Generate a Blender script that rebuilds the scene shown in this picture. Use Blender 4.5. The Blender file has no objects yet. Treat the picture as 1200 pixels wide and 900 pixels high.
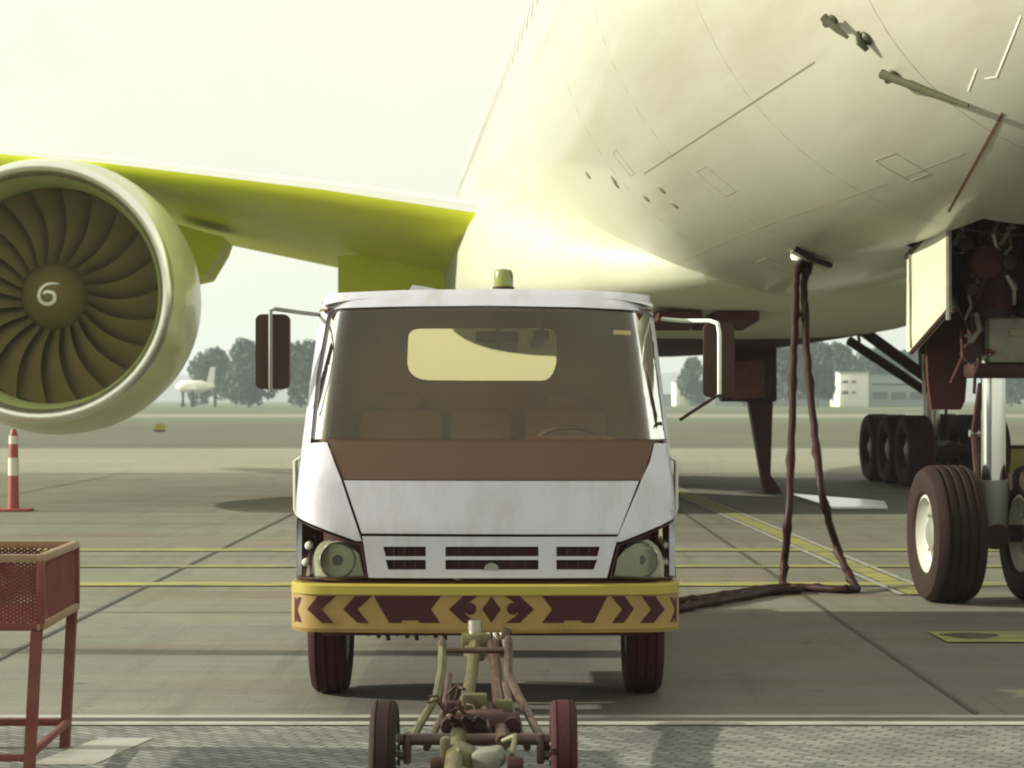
import bpy, bmesh, math, random
from mathutils import Vector, Matrix, Euler
random.seed(7)
R = math.radians
sc = bpy.context.scene
COL = sc.collection
F = 2500.0; HOR = 468.0; CH = 1.63
SUN_EL, SUN_BACK = R(21), R(3)

def ray(px, py):            # direction of a line of sight, per metre of depth
    return (px-600.0)/F, (HOR-py)/F
def at(px, py, d):
    u, v = ray(px, py); return Vector((u*d, d, CH+v*d))
def gnd(px, py, z=0.0):
    u, v = ray(px, py); d = (z-CH)/v; return Vector((u*d, d, z))

# ------------------------------------------------------------------ materials
MATS = {}
def nodes_of(name):
    m = bpy.data.materials.new(name); m.use_nodes = True
    return m, m.node_tree.nodes, m.node_tree.links, m.node_tree.nodes['Principled BSDF']
def mat(name, col, rough=0.5, metal=0.0, var=0.12, scale=6.0, bump=0.0, coat=0.0, spec=0.5, stretch=(1,1,1), dirt=None, dirt_amt=0.0, dirt_scale=1.5, dirt_lo=.47, bscale=None):
    m, n, l, p = nodes_of(name)
    tc = n.new('ShaderNodeTexCoord'); mp = n.new('ShaderNodeMapping'); mp.inputs['Scale'].default_value = stretch
    l.new(tc.outputs['Object'], mp.inputs['Vector'])
    no = n.new('ShaderNodeTexNoise'); no.inputs['Scale'].default_value = scale; no.inputs['Detail'].default_value = 8; no.inputs['Roughness'].default_value = .65
    l.new(mp.outputs[0], no.inputs['Vector'])
    mx = n.new('ShaderNodeMix'); mx.data_type = 'RGBA'
    c = Vector(col)
    mx.inputs['A'].default_value = (*(c*(1-var)), 1); mx.inputs['B'].default_value = (*[min(1, a*(1+var)) for a in c], 1)
    l.new(no.outputs['Fac'], mx.inputs['Factor'])
    out = mx.outputs['Result']
    if dirt:
        n2 = n.new('ShaderNodeTexNoise'); n2.inputs['Scale'].default_value = dirt_scale; n2.inputs['Detail'].default_value = 10; n2.inputs['Roughness'].default_value = .7
        l.new(mp.outputs[0], n2.inputs['Vector'])
        rp = n.new('ShaderNodeValToRGB'); rp.color_ramp.elements[0].position = dirt_lo; rp.color_ramp.elements[1].position = dirt_lo+.25
        rp.color_ramp.elements[0].color = (0,0,0,1); rp.color_ramp.elements[1].color = (dirt_amt,)*3+(1,)
        l.new(n2.outputs['Fac'], rp.inputs['Fac'])
        m2 = n.new('ShaderNodeMix'); m2.data_type = 'RGBA'; l.new(rp.outputs['Color'], m2.inputs['Factor'])
        l.new(out, m2.inputs['A']); m2.inputs['B'].default_value = (*dirt, 1); out = m2.outputs['Result']
    l.new(out, p.inputs['Base Color'])
    mr = n.new('ShaderNodeMapRange'); mr.inputs['To Min'].default_value = max(.02, rough*.8); mr.inputs['To Max'].default_value = min(1, rough*1.25)
    l.new(no.outputs['Fac'], mr.inputs['Value']); l.new(mr.outputs[0], p.inputs['Roughness'])
    p.inputs['Metallic'].default_value = metal; p.inputs['Coat Weight'].default_value = coat; p.inputs['Coat Roughness'].default_value = .08
    p.inputs['Specular IOR Level'].default_value = spec
    if bump:
        bn = n.new('ShaderNodeTexNoise'); bn.inputs['Scale'].default_value = bscale or scale*6; bn.inputs['Detail'].default_value = 6
        l.new(mp.outputs[0], bn.inputs['Vector'])
        b = n.new('ShaderNodeBump'); b.inputs['Strength'].default_value = bump; b.inputs['Distance'].default_value = .02
        l.new(bn.outputs['Fac'], b.inputs['Height']); l.new(b.outputs[0], p.inputs['Normal'])
    MATS[name] = m
    return m
def glass(name, tint, gloss=.04):
    m, n, l, p = nodes_of(name); n.remove(p)
    t = n.new('ShaderNodeBsdfTransparent'); t.inputs[0].default_value = (*tint, 1)
    g = n.new('ShaderNodeBsdfGlossy'); g.inputs['Roughness'].default_value = .03; g.inputs[0].default_value = (1,1,1,1)
    fr = n.new('ShaderNodeFresnel'); fr.inputs['IOR'].default_value = 1.42
    tc = n.new('ShaderNodeTexCoord'); no = n.new('ShaderNodeTexNoise'); no.inputs['Scale'].default_value = 3
    l.new(tc.outputs['Object'], no.inputs['Vector'])
    mm = n.new('ShaderNodeMath'); mm.operation = 'MULTIPLY_ADD'; mm.inputs[1].default_value = gloss; l.new(no.outputs['Fac'], mm.inputs[0]); l.new(fr.outputs[0], mm.inputs[2])
    x = n.new('ShaderNodeMixShader'); l.new(mm.outputs[0], x.inputs[0]); l.new(t.outputs[0], x.inputs[1]); l.new(g.outputs[0], x.inputs[2])
    l.new(x.outputs[0], n['Material Output'].inputs['Surface']); MATS[name] = m
    return m

M_white = mat('white_paint', (.50,.50,.57), .32, var=.03, scale=2, coat=.35, dirt=(.30,.26,.20), dirt_amt=.5, dirt_scale=3.5, stretch=(1.6,1,.5))
M_yellow = mat('yellow_paint', (.29,.185,.05), .5, var=.12, scale=5, dirt=(.14,.08,.03), dirt_amt=.6, dirt_scale=4)
M_yellowtop = mat('bright_yellow_paint', (.34,.275,.04), .45, var=.14, scale=5)
M_maroon = mat('dark_maroon_paint', (.050,.012,.016), .5, var=.2, spec=.18)
M_black = mat('brown_black_plastic', (.050,.027,.018), .5, var=.15, spec=.18)
M_cowl = mat('cowl_brown_black', (.078,.032,.013), .38, var=.06, scale=3)
M_inter = mat('brown_interior', (.23,.105,.030), .8, var=.2, scale=3, spec=.18)
M_seat = mat('brown_seat_cloth', (.20,.092,.03), .9, var=.25, scale=20, spec=.18)
M_rubber = mat('tyre_rubber', (.024,.013,.010), .75, var=.25, scale=8, bump=.2, spec=.18)
M_rubber_red = mat('dusty_tyre_rubber', (.046,.014,.015), .8, var=.25, scale=8, bump=.2, spec=.18)
M_rim = mat('pale_rim_paint', (.60,.61,.52), .4, var=.1, scale=9, dirt=(.2,.17,.12), dirt_amt=.6)
M_steel = mat('steel', (.45,.44,.40), .35, metal=.8, var=.2, scale=12)
M_chrome = mat('chrome', (.75,.76,.74), .12, metal=1.0, var=.05)
M_grey = mat('grey_paint', (.22,.22,.20), .5, var=.15, scale=4)
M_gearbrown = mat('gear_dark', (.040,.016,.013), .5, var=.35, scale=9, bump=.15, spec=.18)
M_gear_shade_red = mat('gear_and_shade_maroon', (.065,.020,.016), .65, var=.3, scale=5, spec=.18)
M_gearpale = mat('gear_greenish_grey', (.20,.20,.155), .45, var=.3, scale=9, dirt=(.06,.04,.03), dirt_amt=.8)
M_olive = mat('tow_head_olive', (.11,.10,.036), .38, var=.35, scale=14, bump=.04, dirt=(.035,.016,.012), dirt_amt=1, dirt_scale=11)
M_towdark = mat('tow_bar_brown', (.050,.021,.013), .36, var=.35, scale=14, bump=.04, dirt=(.15,.12,.06), dirt_amt=.5, dirt_scale=14)
M_cartred = mat('cart_red_paint', (.16,.045,.038), .55, var=.25, scale=10, dirt=(.20,.12,.06), dirt_amt=.5, dirt_scale=6, spec=.18)
M_cartrail = mat('cart_worn_edge', (.26,.16,.09), .5, var=.3, scale=16)
M_fus = mat('aircraft_white', (.46,.46,.37), .34, var=.06, scale=.5, coat=.25, dirt=(.27,.22,.13), dirt_amt=.6, dirt_scale=.7, stretch=(1,.10,1))
M_belly = mat('aircraft_belly_grey', (.30,.29,.215), .42, var=.18, scale=.6, dirt=(.12,.07,.035), dirt_amt=.8, dirt_scale=.55, stretch=(1,.4,1))
M_fairing = mat('fairing_cream', (.46,.47,.35), .5, var=.08, scale=.7, coat=0, dirt=(.36,.36,.22), dirt_amt=.6, dirt_scale=.8)
M_wingunder = mat('wing_underside_flare_tint', (.80,.88,.045), .5, var=.08, scale=.35, stretch=(1,.5,1), dirt=(.50,.52,.03), dirt_amt=.6, dirt_scale=.25)  # lime glow of the lens flare painted into the underside colour
M_wingtop = mat('wing_top_white', (.72,.72,.66), .35, var=.05, scale=.5)
M_slat = mat('bare_metal_slat', (.86,.85,.80), .22, metal=.85, var=.06, scale=1)
M_nacelle = mat('nacelle_paint', (.60,.64,.32), .3, var=.1, scale=.8, coat=.3, dirt=(.25,.17,.06), dirt_amt=.6, dirt_scale=.6)
M_lip = mat('polished_lip', (.84,.85,.76), .3, metal=.9, var=.05)
M_duct = mat('intake_liner', (.40,.47,.17), .5, var=.1, scale=2)
M_blade = mat('fan_blade', (.21,.165,.062), .42, metal=.2, var=.3, scale=2.2, spec=.18)
M_fandark = mat('fan_spinner', (.18,.145,.055), .45, var=.15, spec=.18)
M_mark = mat('white_mark', (.85,.86,.80), .5, var=.03)
M_seam = mat('seam_dark', (.21,.20,.13), .6, var=.15)
M_seamfaint = mat('seam_faint', (.30,.29,.20), .6, var=.15)
M_seamred = mat('seam_rust', (.14,.055,.03), .6, var=.2)
M_paleline = mat('pale_line', (.80,.80,.66), .5, var=.05)
M_probe = mat('probe_olive', (.085,.085,.045), .4, metal=.4, var=.2)
M_red = mat('red_post', (.26,.045,.04), .5, var=.2, dirt=(.18,.06,.04), dirt_amt=.5)
M_refl = mat('white_band', (.55,.53,.46), .45, var=.1, dirt=(.25,.15,.1), dirt_amt=.6)
M_amber = mat('amber_lens', (.17,.19,.015), .15, var=.1, coat=1)
M_reflector = mat('reflector_bowl', (.46,.45,.36), .25, metal=.35, var=.1, scale=12)
M_lens = glass('lamp_lens', (.86,.88,.82), .1)
M_wind = glass('windscreen_glass', (.88,.82,.62), .015)
M_rearglass = glass('rear_glass', (.97,.97,.93), .01)
M_window = mat('dark_window', (.03,.035,.04), .08, var=.1, coat=.5)
M_cable = mat('cable_rubber', (.030,.010,.009), .5, var=.35, scale=14, bump=.06, spec=.18)
M_tray = mat('tray_metal', (.75,.78,.80), .22, metal=.9, var=.1)
M_bldg = mat('building_white', (.82,.80,.70), .7, var=.05, scale=.3)
M_bldgrey = mat('building_grey', (.30,.34,.33), .7, var=.1, scale=.3)
M_bark = mat('bark', (.09,.06,.04), .9, var=.3)
M_leaf = mat('foliage', (.03,.085,.058), .7, var=.5, scale=.6)
M_leaf2 = mat('foliage_cool', (.028,.066,.066), .7, var=.5, scale=.6)
M_hill = mat('hill', (.07,.10,.09), .9, var=.3, scale=.01)
M_yline = mat('yellow_marking', (.32,.31,.045), .75, var=.3, scale=5, dirt=(.135,.132,.095), dirt_amt=1.0, dirt_scale=2.6, dirt_lo=.38, stretch=(.5,1.4,1))
M_wline = mat('white_marking', (.33,.325,.285), .75, var=.2, scale=6, dirt=(.13,.125,.105), dirt_amt=1, dirt_scale=5, stretch=(.5,1.4,1))
M_oil = mat('oil_stain', (.055,.030,.022), .5, var=.3, scale=6)
M_joint = mat('joint_sealant', (.055,.047,.036), .7, var=.3, scale=10)

def ground_mat(name, col, streak, amt, var=.16, scale=.5, fine=True, groove=0.0, stain=False):
    m, n, l, p = nodes_of(name)
    tc = n.new('ShaderNodeTexCoord')
    def noise(sx, sy, s, det=8, rot=0):
        mp = n.new('ShaderNodeMapping'); mp.inputs['Scale'].default_value = (sx, sy, 1); mp.inputs['Rotation'].default_value = (0,0,rot); l.new(tc.outputs['Object'], mp.inputs['Vector'])
        t = n.new('ShaderNodeTexNoise'); t.inputs['Scale'].default_value = s; t.inputs['Detail'].default_value = det; t.inputs['Roughness'].default_value = .65
        l.new(mp.outputs[0], t.inputs['Vector']); return t.outputs['Fac']
    def mixc(f, a, b):
        x = n.new('ShaderNodeMix'); x.data_type = 'RGBA'; l.new(f, x.inputs['Factor'])
        for key, v in (('A', a), ('B', b)):
            if isinstance(v, tuple): x.inputs[key].default_value = (*v, 1)
            else: l.new(v, x.inputs[key])
        return x.outputs['Result']
    def ramp(f, a, b, hi=1.0):
        r = n.new('ShaderNodeMapRange'); r.inputs['From Min'].default_value = a; r.inputs['From Max'].default_value = b; r.inputs['To Max'].default_value = hi; l.new(f, r.inputs['Value']); return r.outputs[0]
    var *= 1.5; lo = tuple(c*(1-var) for c in col); hi = tuple(c*(1+var) for c in col)
    big = noise(1, 1, scale); c = mixc(ramp(big, .3, .7), lo, hi)
    st = noise(.35, 2.2, .9); c = mixc(ramp(st, .42, .72, amt), c, streak)
    s2 = noise(.5, 6, 1.3, 9, R(2)); c = mixc(ramp(s2, .50, .66, amt*.8), c, tuple(x*.62 for x in col))
    s3 = noise(3.5, .25, 1.6, 7, R(-12)); c = mixc(ramp(s3, .52, .70, amt*1.0), c, tuple(x*.55 for x in col))
    dk = noise(1, 1.8, 2.3, 10); c = mixc(ramp(dk, .58, .8, amt*.8), c, tuple(x*.5 for x in col))
    fn = noise(1, 1, 42, 4); c = mixc(ramp(fn, .40, .70, .55), c, tuple(x*.62 for x in col))
    if stain:
        rb = noise(.28, 1.6, .55, 6); c = mixc(ramp(rb, .50, .68, .55), c, (col[0]*.82, col[1]*.52, col[2]*.42))
        gb_ = noise(.5, 1.2, .8, 6, R(40)); c = mixc(ramp(gb_, .50, .68, .45), c, (col[0]*.85, col[1]*1.1, col[2]*.75))
        sp = noise(1, 1, 3.4, 3); c = mixc(ramp(sp, .66, .74, .8), c, tuple(x*.38 for x in col))
        mk = noise(9, .16, .8, 4, R(-24)); c = mixc(ramp(mk, .62, .72, .6), c, tuple(x*.45 for x in col))
    l.new(c, p.inputs['Base Color']); p.inputs['Roughness'].default_value = .78; p.inputs['Specular IOR Level'].default_value = .35
    b = n.new('ShaderNodeBump'); b.inputs['Strength'].default_value = .35; b.inputs['Distance'].default_value = .01
    h = fn
    if groove:
        mp = n.new('ShaderNodeMapping'); mp.inputs['Rotation'].default_value = (0,0,R(58)); l.new(tc.outputs['Object'], mp.inputs['Vector'])
        w = n.new('ShaderNodeTexWave'); w.inputs['Scale'].default_value = groove; w.inputs['Distortion'].default_value = 2.5; w.inputs['Detail'].default_value = 3
        l.new(mp.outputs[0], w.inputs['Vector']); ad = n.new('ShaderNodeMath'); l.new(fn, ad.inputs[0]); l.new(w.outputs['Fac'], ad.inputs[1]); h = ad.outputs[0]
    l.new(h, b.inputs['Height']); l.new(b.outputs[0], p.inputs['Normal']); MATS[name] = m
    return m
M_apron = ground_mat('apron_concrete', (.168,.163,.130), (.245,.236,.188), .6, groove=5.0, stain=True)
M_patch = ground_mat('apron_smooth', (.135,.126,.108), (.18,.17,.148), .5, stain=True)
M_asph = ground_mat('taxiway_asphalt', (.10,.10,.062), (.15,.15,.095), .5, scale=.06)
M_pale = ground_mat('pale_concrete', (.25,.24,.18), (.32,.31,.235), .6, scale=.1)
M_grass = ground_mat('airfield_grass', (.105,.135,.068), (.17,.19,.11), .7, scale=.03)
def paver_mat():
    m, n, l, p = nodes_of('block_paving')
    tc = n.new('ShaderNodeTexCoord'); mp = n.new('ShaderNodeMapping'); mp.inputs['Rotation'].default_value = (0,0,R(38)); l.new(tc.outputs['Object'], mp.inputs['Vector'])
    b = n.new('ShaderNodeTexBrick'); b.inputs['Scale'].default_value = 1; b.inputs['Brick Width'].default_value = .13; b.inputs['Row Height'].default_value = .05; b.inputs['Mortar Size'].default_value = .008; b.inputs['Mortar Smooth'].default_value = .4
    b.inputs['Color1'].default_value = (.13,.138,.125,1); b.inputs['Color2'].default_value = (.25,.26,.225,1); b.inputs['Mortar'].default_value = (.065,.065,.06,1)
    l.new(mp.outputs[0], b.inputs['Vector'])
    no = n.new('ShaderNodeTexNoise'); no.inputs['Scale'].default_value = 2; no.inputs['Detail'].default_value = 8; l.new(tc.outputs['Object'], no.inputs['Vector'])
    mr = n.new('ShaderNodeMapRange'); mr.inputs['From Min'].default_value = .35; mr.inputs['From Max'].default_value = .7; mr.inputs['To Min'].default_value = .7; mr.inputs['To Max'].default_value = 1.15; l.new(no.outputs['Fac'], mr.inputs['Value'])
    x = n.new('ShaderNodeMix'); x.data_type = 'RGBA'; x.blend_type = 'MULTIPLY'; x.inputs['Factor'].default_value = 1; l.new(b.outputs['Color'], x.inputs['A']); l.new(mr.outputs[0], x.inputs['B'])
    l.new(x.outputs['Result'], p.inputs['Base Color']); p.inputs['Roughness'].default_value = .75
    bp = n.new('ShaderNodeBump'); bp.inputs['Strength'].default_value = .6; bp.inputs['Distance'].default_value = .01; bp.invert = True; l.new(b.outputs['Fac'], bp.inputs['Height']); l.new(bp.outputs[0], p.inputs['Normal'])
    return m
M_paver = paver_mat()

# ------------------------------------------------------------------ mesh helpers
class MB:
    def __init__(s): s.v = []; s.f = []; s.mi = []; s.mats = []
    def m(s, material):
        if material not in s.mats: s.mats.append(material)
        return s.mats.index(material)
    def add(s, verts, faces, material=None):
        o = len(s.v); s.v += [tuple(v) for v in verts]; k = s.m(material) if material else 0
        for f in faces: s.f.append(tuple(i+o for i in f)); s.mi.append(k)
        return s
    def bm(s, b, material=None, mtx=None):
        b.verts.index_update()
        vs = [(mtx @ v.co if mtx else v.co.copy()) for v in b.verts]
        s.add(vs, [[v.index for v in f.verts] for f in b.faces], material); b.free(); return s
    def box(s, c, size, material=None, rot=None, bev=0.0, seg=2):
        b = bmesh.new(); bmesh.ops.create_cube(b, size=1)
        bmesh.ops.scale(b, vec=size, verts=b.verts)
        if bev: bmesh.ops.bevel(b, geom=b.edges[:], offset=min(bev, min(size)*.49), segments=seg, affect='EDGES', profile=.5)
        M = Matrix.Translation(c) @ (rot.to_matrix().to_4x4() if rot is not None else Matrix.Identity(4))
        return s.bm(b, material, M)
    def tube(s, pts, r, material=None, seg=10, cap=True):
        pts = [Vector(p) for p in pts]; n = len(pts); rr = r if isinstance(r, (list, tuple)) else [r]*n
        vs = []; up = None
        for i, p in enumerate(pts):
            t = (pts[min(i+1, n-1)] - pts[max(i-1, 0)]).normalized()
            if up is None: up = Vector((0,0,1)) if abs(t.z) < .9 else Vector((1,0,0))
            a = t.cross(up).normalized(); up = a.cross(t).normalized()
            for k in range(seg):
                w = 2*math.pi*k/seg; vs.append(p + (a*math.cos(w)+up*math.sin(w))*rr[i])
        fs = [(i*seg+k, i*seg+(k+1)%seg, (i+1)*seg+(k+1)%seg, (i+1)*seg+k) for i in range(n-1) for k in range(seg)]
        if cap: fs += [tuple(range(seg))[::-1], tuple((n-1)*seg+k for k in range(seg))]
        return s.add(vs, fs, material)
    def lathe(s, prof, origin, axis, material=None, seg=40):      # prof: (radius, along axis)
        ax = Vector(axis).normalized(); ref = Vector((0,0,1)) if abs(ax.z) < .9 else Vector((1,0,0))
        a = ax.cross(ref).normalized(); b = a.cross(ax).normalized(); o = Vector(origin); vs = []
        for r, h in prof:
            for k in range(seg):
                w = 2*math.pi*k/seg; vs.append(o + ax*h + (a*math.cos(w)+b*math.sin(w))*max(r, 1e-4))
        fs = [(i*seg+k, i*seg+(k+1)%seg, (i+1)*seg+(k+1)%seg, (i+1)*seg+k) for i in range(len(prof)-1) for k in range(seg)]
        return s.add(vs, fs, material)
    def loft(s, secs, material=None, closed=True, cap=False):
        n = len(secs[0]); vs = [p for q in secs for p in q]
        fs = [(i*n+k, i*n+(k+1)%n, (i+1)*n+(k+1)%n, (i+1)*n+k) for i in range(len(secs)-1) for k in range(n if closed else n-1)]
        if cap: fs += [tuple(range(n))[::-1], tuple((len(secs)-1)*n+k for k in range(n))]
        return s.add(vs, fs, material)
    def prism(s, poly, vec, material=None):     # planar polygon of 3-D points extruded by vec
        n = len(poly); a = [Vector(p) for p in poly]; b = [p+Vector(vec) for p in a]
        return s.add(a+b, [tuple(range(n))[::-1], tuple(range(n, 2*n))] + [(k, (k+1)%n, n+(k+1)%n, n+k) for k in range(n)], material)
    def sheet(s, poly, material=None, holes=(), fn=None, thick=(0,.02,0), step=.07, axes=(0,2)):
        # polygon (2-D) tessellated finely, carried onto a curved surface by fn(a,b) -> 3-D point, and given thickness
        b = bmesh.new(); es = []
        for loop in [poly]+list(holes):
            vs = [b.verts.new((p[0], 0, p[1])) for p in loop]
            es += [b.edges.new((vs[i], vs[(i+1)%len(vs)])) for i in range(len(vs))]
        bmesh.ops.triangle_fill(b, use_beauty=True, use_dissolve=False, edges=es)
        xs = [p[0] for p in poly]; zs = [p[1] for p in poly]
        def cut(lo, hi, axis):
            k = math.floor(lo/step)*step+step
            while k < hi-1e-6:
                co = (k,0,0) if axis == 0 else (0,0,k); no = (1,0,0) if axis == 0 else (0,0,1)
                bmesh.ops.bisect_plane(b, geom=b.verts[:]+b.edges[:]+b.faces[:], dist=1e-6, plane_co=co, plane_no=no); k += step
        cut(min(xs), max(xs), 0); cut(min(zs), max(zs), 1)
        b.verts.index_update(); n = len(b.verts)
        A = [Vector(fn(v.co.x, v.co.z)) for v in b.verts]
        T = Vector(thick); B = [p+T for p in A]
        fs = []
        for f in b.faces:
            ids = [v.index for v in f.verts]; fs.append(tuple(ids)); fs.append(tuple(i+n for i in reversed(ids)))
        for e in b.edges:
            if len(e.link_faces) == 1:
                i, j = e.verts[0].index, e.verts[1].index; fs.append((i, j, j+n, i+n))
        b.free(); return s.add(A+B, fs, material)
    def build(s, name, material=None, parent=None, root=None, smooth=35, merge=0.0):
        me = bpy.data.meshes.new(name); b = bmesh.new()
        vs = [b.verts.new(v) for v in s.v]
        for f, k in zip(s.f, s.mi):
            try: nf = b.faces.new([vs[i] for i in f]); nf.material_index = k; nf.smooth = True
            except ValueError: pass
        if merge: bmesh.ops.remove_doubles(b, verts=b.verts, dist=merge)
        bmesh.ops.recalc_face_normals(b, faces=b.faces)
        if root is not None: bmesh.ops.transform(b, matrix=root.matrix_basis.inverted(), verts=b.verts)
        b.to_mesh(me); b.free()
        for mm in (s.mats or [material]): me.materials.append(mm)
        me.set_sharp_from_angle(angle=R(smooth))
        o = bpy.data.objects.new(name, me); COL.objects.link(o)
        if parent is not None: o.parent = parent
        return o
def tag(o, label=None, cat=None, group=None, kind=None):
    if label: o['label'] = label
    if cat: o['category'] = cat
    if group: o['group'] = group
    if kind: o['kind'] = kind
    return o
def empty(name, loc, label, cat, group=None, rz=0.0):
    o = bpy.data.objects.new(name, None); COL.objects.link(o); o.location = loc; o.rotation_euler = (0,0,rz); o.empty_display_size = .2
    return tag(o, label, cat, group)
def copy_tree(o, parent=None):
    c = o.copy(); COL.objects.link(c); c.parent = parent
    for ch in [x for x in bpy.data.objects if x.parent == o]: copy_tree(ch, c)
    return c
def rrect(cx, cz, w, h, r, n=5):
    out = []
    for (sx, sz, a0) in ((1,1,0),(-1,1,90),(-1,-1,180),(1,-1,270)):
        for k in range(n+1):
            a = R(a0+90*k/n); out.append((cx+sx*(w/2-r)+r*math.cos(a), cz+sz*(h/2-r)+r*math.sin(a)))
    return out

# ------------------------------------------------------------------ world, sun, camera
w = bpy.data.worlds.new('World'); sc.world = w; w.use_nodes = True
n, l = w.node_tree.nodes, w.node_tree.links; bg = n['Background']; bg.inputs['Strength'].default_value = .1
sky = n.new('ShaderNodeTexSky'); sky.sky_type = 'NISHITA'; sky.sun_disc = False; sky.sun_elevation = SUN_EL
sun_dir = Vector((-math.cos(SUN_EL)*math.cos(SUN_BACK), math.cos(SUN_EL)*math.sin(SUN_BACK), math.sin(SUN_EL)))
sky.sun_rotation = math.atan2(sun_dir.x, sun_dir.y); sky.dust_density = 3.0; sky.air_density = 1.2
tc = n.new('ShaderNodeTexCoord'); mp = n.new('ShaderNodeMapping'); mp.inputs['Scale'].default_value = (1,1,2.5); l.new(tc.outputs['Generated'], mp.inputs['Vector'])
no = n.new('ShaderNodeTexNoise'); no.inputs['Scale'].default_value = 3.2; no.inputs['Detail'].default_value = 7; no.inputs['Roughness'].default_value = .55; l.new(mp.outputs[0], no.inputs['Vector'])
mr = n.new('ShaderNodeMapRange'); mr.inputs['From Min'].default_value = .32; mr.inputs['From Max'].default_value = .62; mr.inputs['To Min'].default_value = .80; mr.inputs['To Max'].default_value = 1.0; l.new(no.outputs['Fac'], mr.inputs['Value'])
mx = n.new('ShaderNodeMix'); mx.data_type = 'RGBA'; l.new(mr.outputs[0], mx.inputs['Factor']); l.new(sky.outputs[0], mx.inputs['A']); mx.inputs['B'].default_value = (6.25, 6.3, 5.1, 1)
l.new(mx.outputs['Result'], bg.inputs['Color'])
sl = bpy.data.lights.new('sun', 'SUN'); sl.energy = 5.0; sl.angle = R(.6); sl.color = (1.0,.95,.80)
so = bpy.data.objects.new('sun', sl); COL.objects.link(so); so.rotation_euler = sun_dir.to_track_quat('Z','Y').to_euler(); so.location = (-30,10,30)
cam = bpy.data.cameras.new('camera'); cam.lens = 75; cam.sensor_width = 36; cam.clip_end = 9000; cam.clip_start = .05
cam.dof.use_dof = True; cam.dof.focus_distance = 11.3; cam.dof.aperture_fstop = 6.0
co = bpy.data.objects.new('camera', cam); COL.objects.link(co); co.location = (0,0,CH); co.rotation_euler = (R(90)+math.atan(18/F), 0, 0); sc.camera = co
sc.view_settings.view_transform = 'Standard'; sc.view_settings.look = 'None'; sc.view_settings.exposure = .72; sc.view_settings.gamma = 1; sc.view_settings.use_curve_mapping = False
sc.cycles.use_denoising = True; sc.cycles.filter_width = 2.0; sc.cycles.max_bounces = 8; sc.cycles.transparent_max_bounces = 12
sc.cycles.sample_clamp_indirect = 6

# ------------------------------------------------------------------ ground
def slab(name, x0, x1, y0, y1, z, material, kind='structure'):
    b = MB(); b.add([(x0,y0,z),(x1,y0,z),(x1,y1,z),(x0,y1,z)], [(0,1,2,3)], material)
    return tag(b.build(name), kind=kind)
def strip(b, pts, wid, z, material=None):
    pts = [Vector((p[0], p[1], z)) for p in pts]
    for a, c in zip(pts, pts[1:]):
        d = (c-a).normalized(); s_ = Vector((-d.y, d.x, 0))*wid/2
        b.add([a-s_, a+s_, c+s_, c-s_], [(0,1,2,3)], material)
slab('ground', -4500, 4500, -60, 6000, -.012, M_grass)
slab('apron', -120, 120, -40, 50, 0, M_apron)
slab('apron_bay', 2.42-3.3, 14, 10.98, 16.3, .004, M_patch)
slab('pale_strip', -400, 400, 47, 71, .004, M_pale)
slab('taxiway', -600, 600, 71.3, 150, .0, M_asph)
slab('distant_strip', -600, 600, 190, 235, .0, M_pale)
slab('distant_taxiway', -600, 600, 280, 330, .0, M_asph)
slab('block_paving', -60, 60, -20, 10.62, .004, M_paver)
b = MB()
for y0, y1 in ((10.66,10.78),(10.90,11.00)): b.add([(-60,y0,.006),(60,y0,.006),(60,y1,.006),(-60,y1,.006)], [(0,1,2,3)], M_wline)
b.add([(-60,10.79,.0065),(60,10.79,.0065),(60,10.89,.0065),(-60,10.89,.0065)], [(0,1,2,3)], M_joint)
tag(b.build('edge_line'), kind='structure')
b = MB()
for k in range(-4, 6):
    x = 2.42+5.5*k; strip(b, [(x-.13*(k==-1)-.02, 11.02), (x+.06, 47)], .035, .0085, M_joint)
for y in (16.32, 22.1, 27.9, 34, 40.5): strip(b, [(-60,y),(60,y)], .03, .008, M_joint)
tag(b.build('slab_joint'), kind='structure')
b = MB()
for y, ww in ((23.0,.34),(18.75,.36),(20.75,.24)): strip(b, [(-40,y),(40,y)], ww, .0105, M_yline)
tag(b.build('stop_line_marking'), kind='structure')
b = MB()
a_, c_ = gnd(850,600), gnd(1060,690); d_ = (c_-a_); far_ = a_-d_*1.0; near_ = c_+d_*.05
strip(b, [far_, near_], .20, .013, M_yline)
for off in (-.155, .155): strip(b, [far_+Vector((off,0,0)), near_+Vector((off,0,0))], .055, .0135, M_wline)
tag(b.build('lead_in_marking'), kind='structure')
b = MB(); strip(b, [gnd(1098,748), (9,14.6,0)], .62, .0135, M_yline); tag(b.build('yellow_box_marking'), kind='structure')
b = MB(); cc = gnd(1137,747); b.add([(cc.x+.19*math.cos(t)*(1+.2*math.sin(3*t)), cc.y+.17*math.sin(t), .016) for t in [k*math.pi/12 for k in range(24)]], [tuple(range(24))], M_oil); tag(b.build('oil_stain_patch'), kind='structure')
b = MB(); b.add([(-2.15,9.5,.0065),(-1.86,9.5,.0065),(-1.72,10.25,.0065),(-1.98,10.25,.0065)], [(0,1,2,3)], M_wline); tag(b.build('white_patch_marking'), kind='structure')

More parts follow.
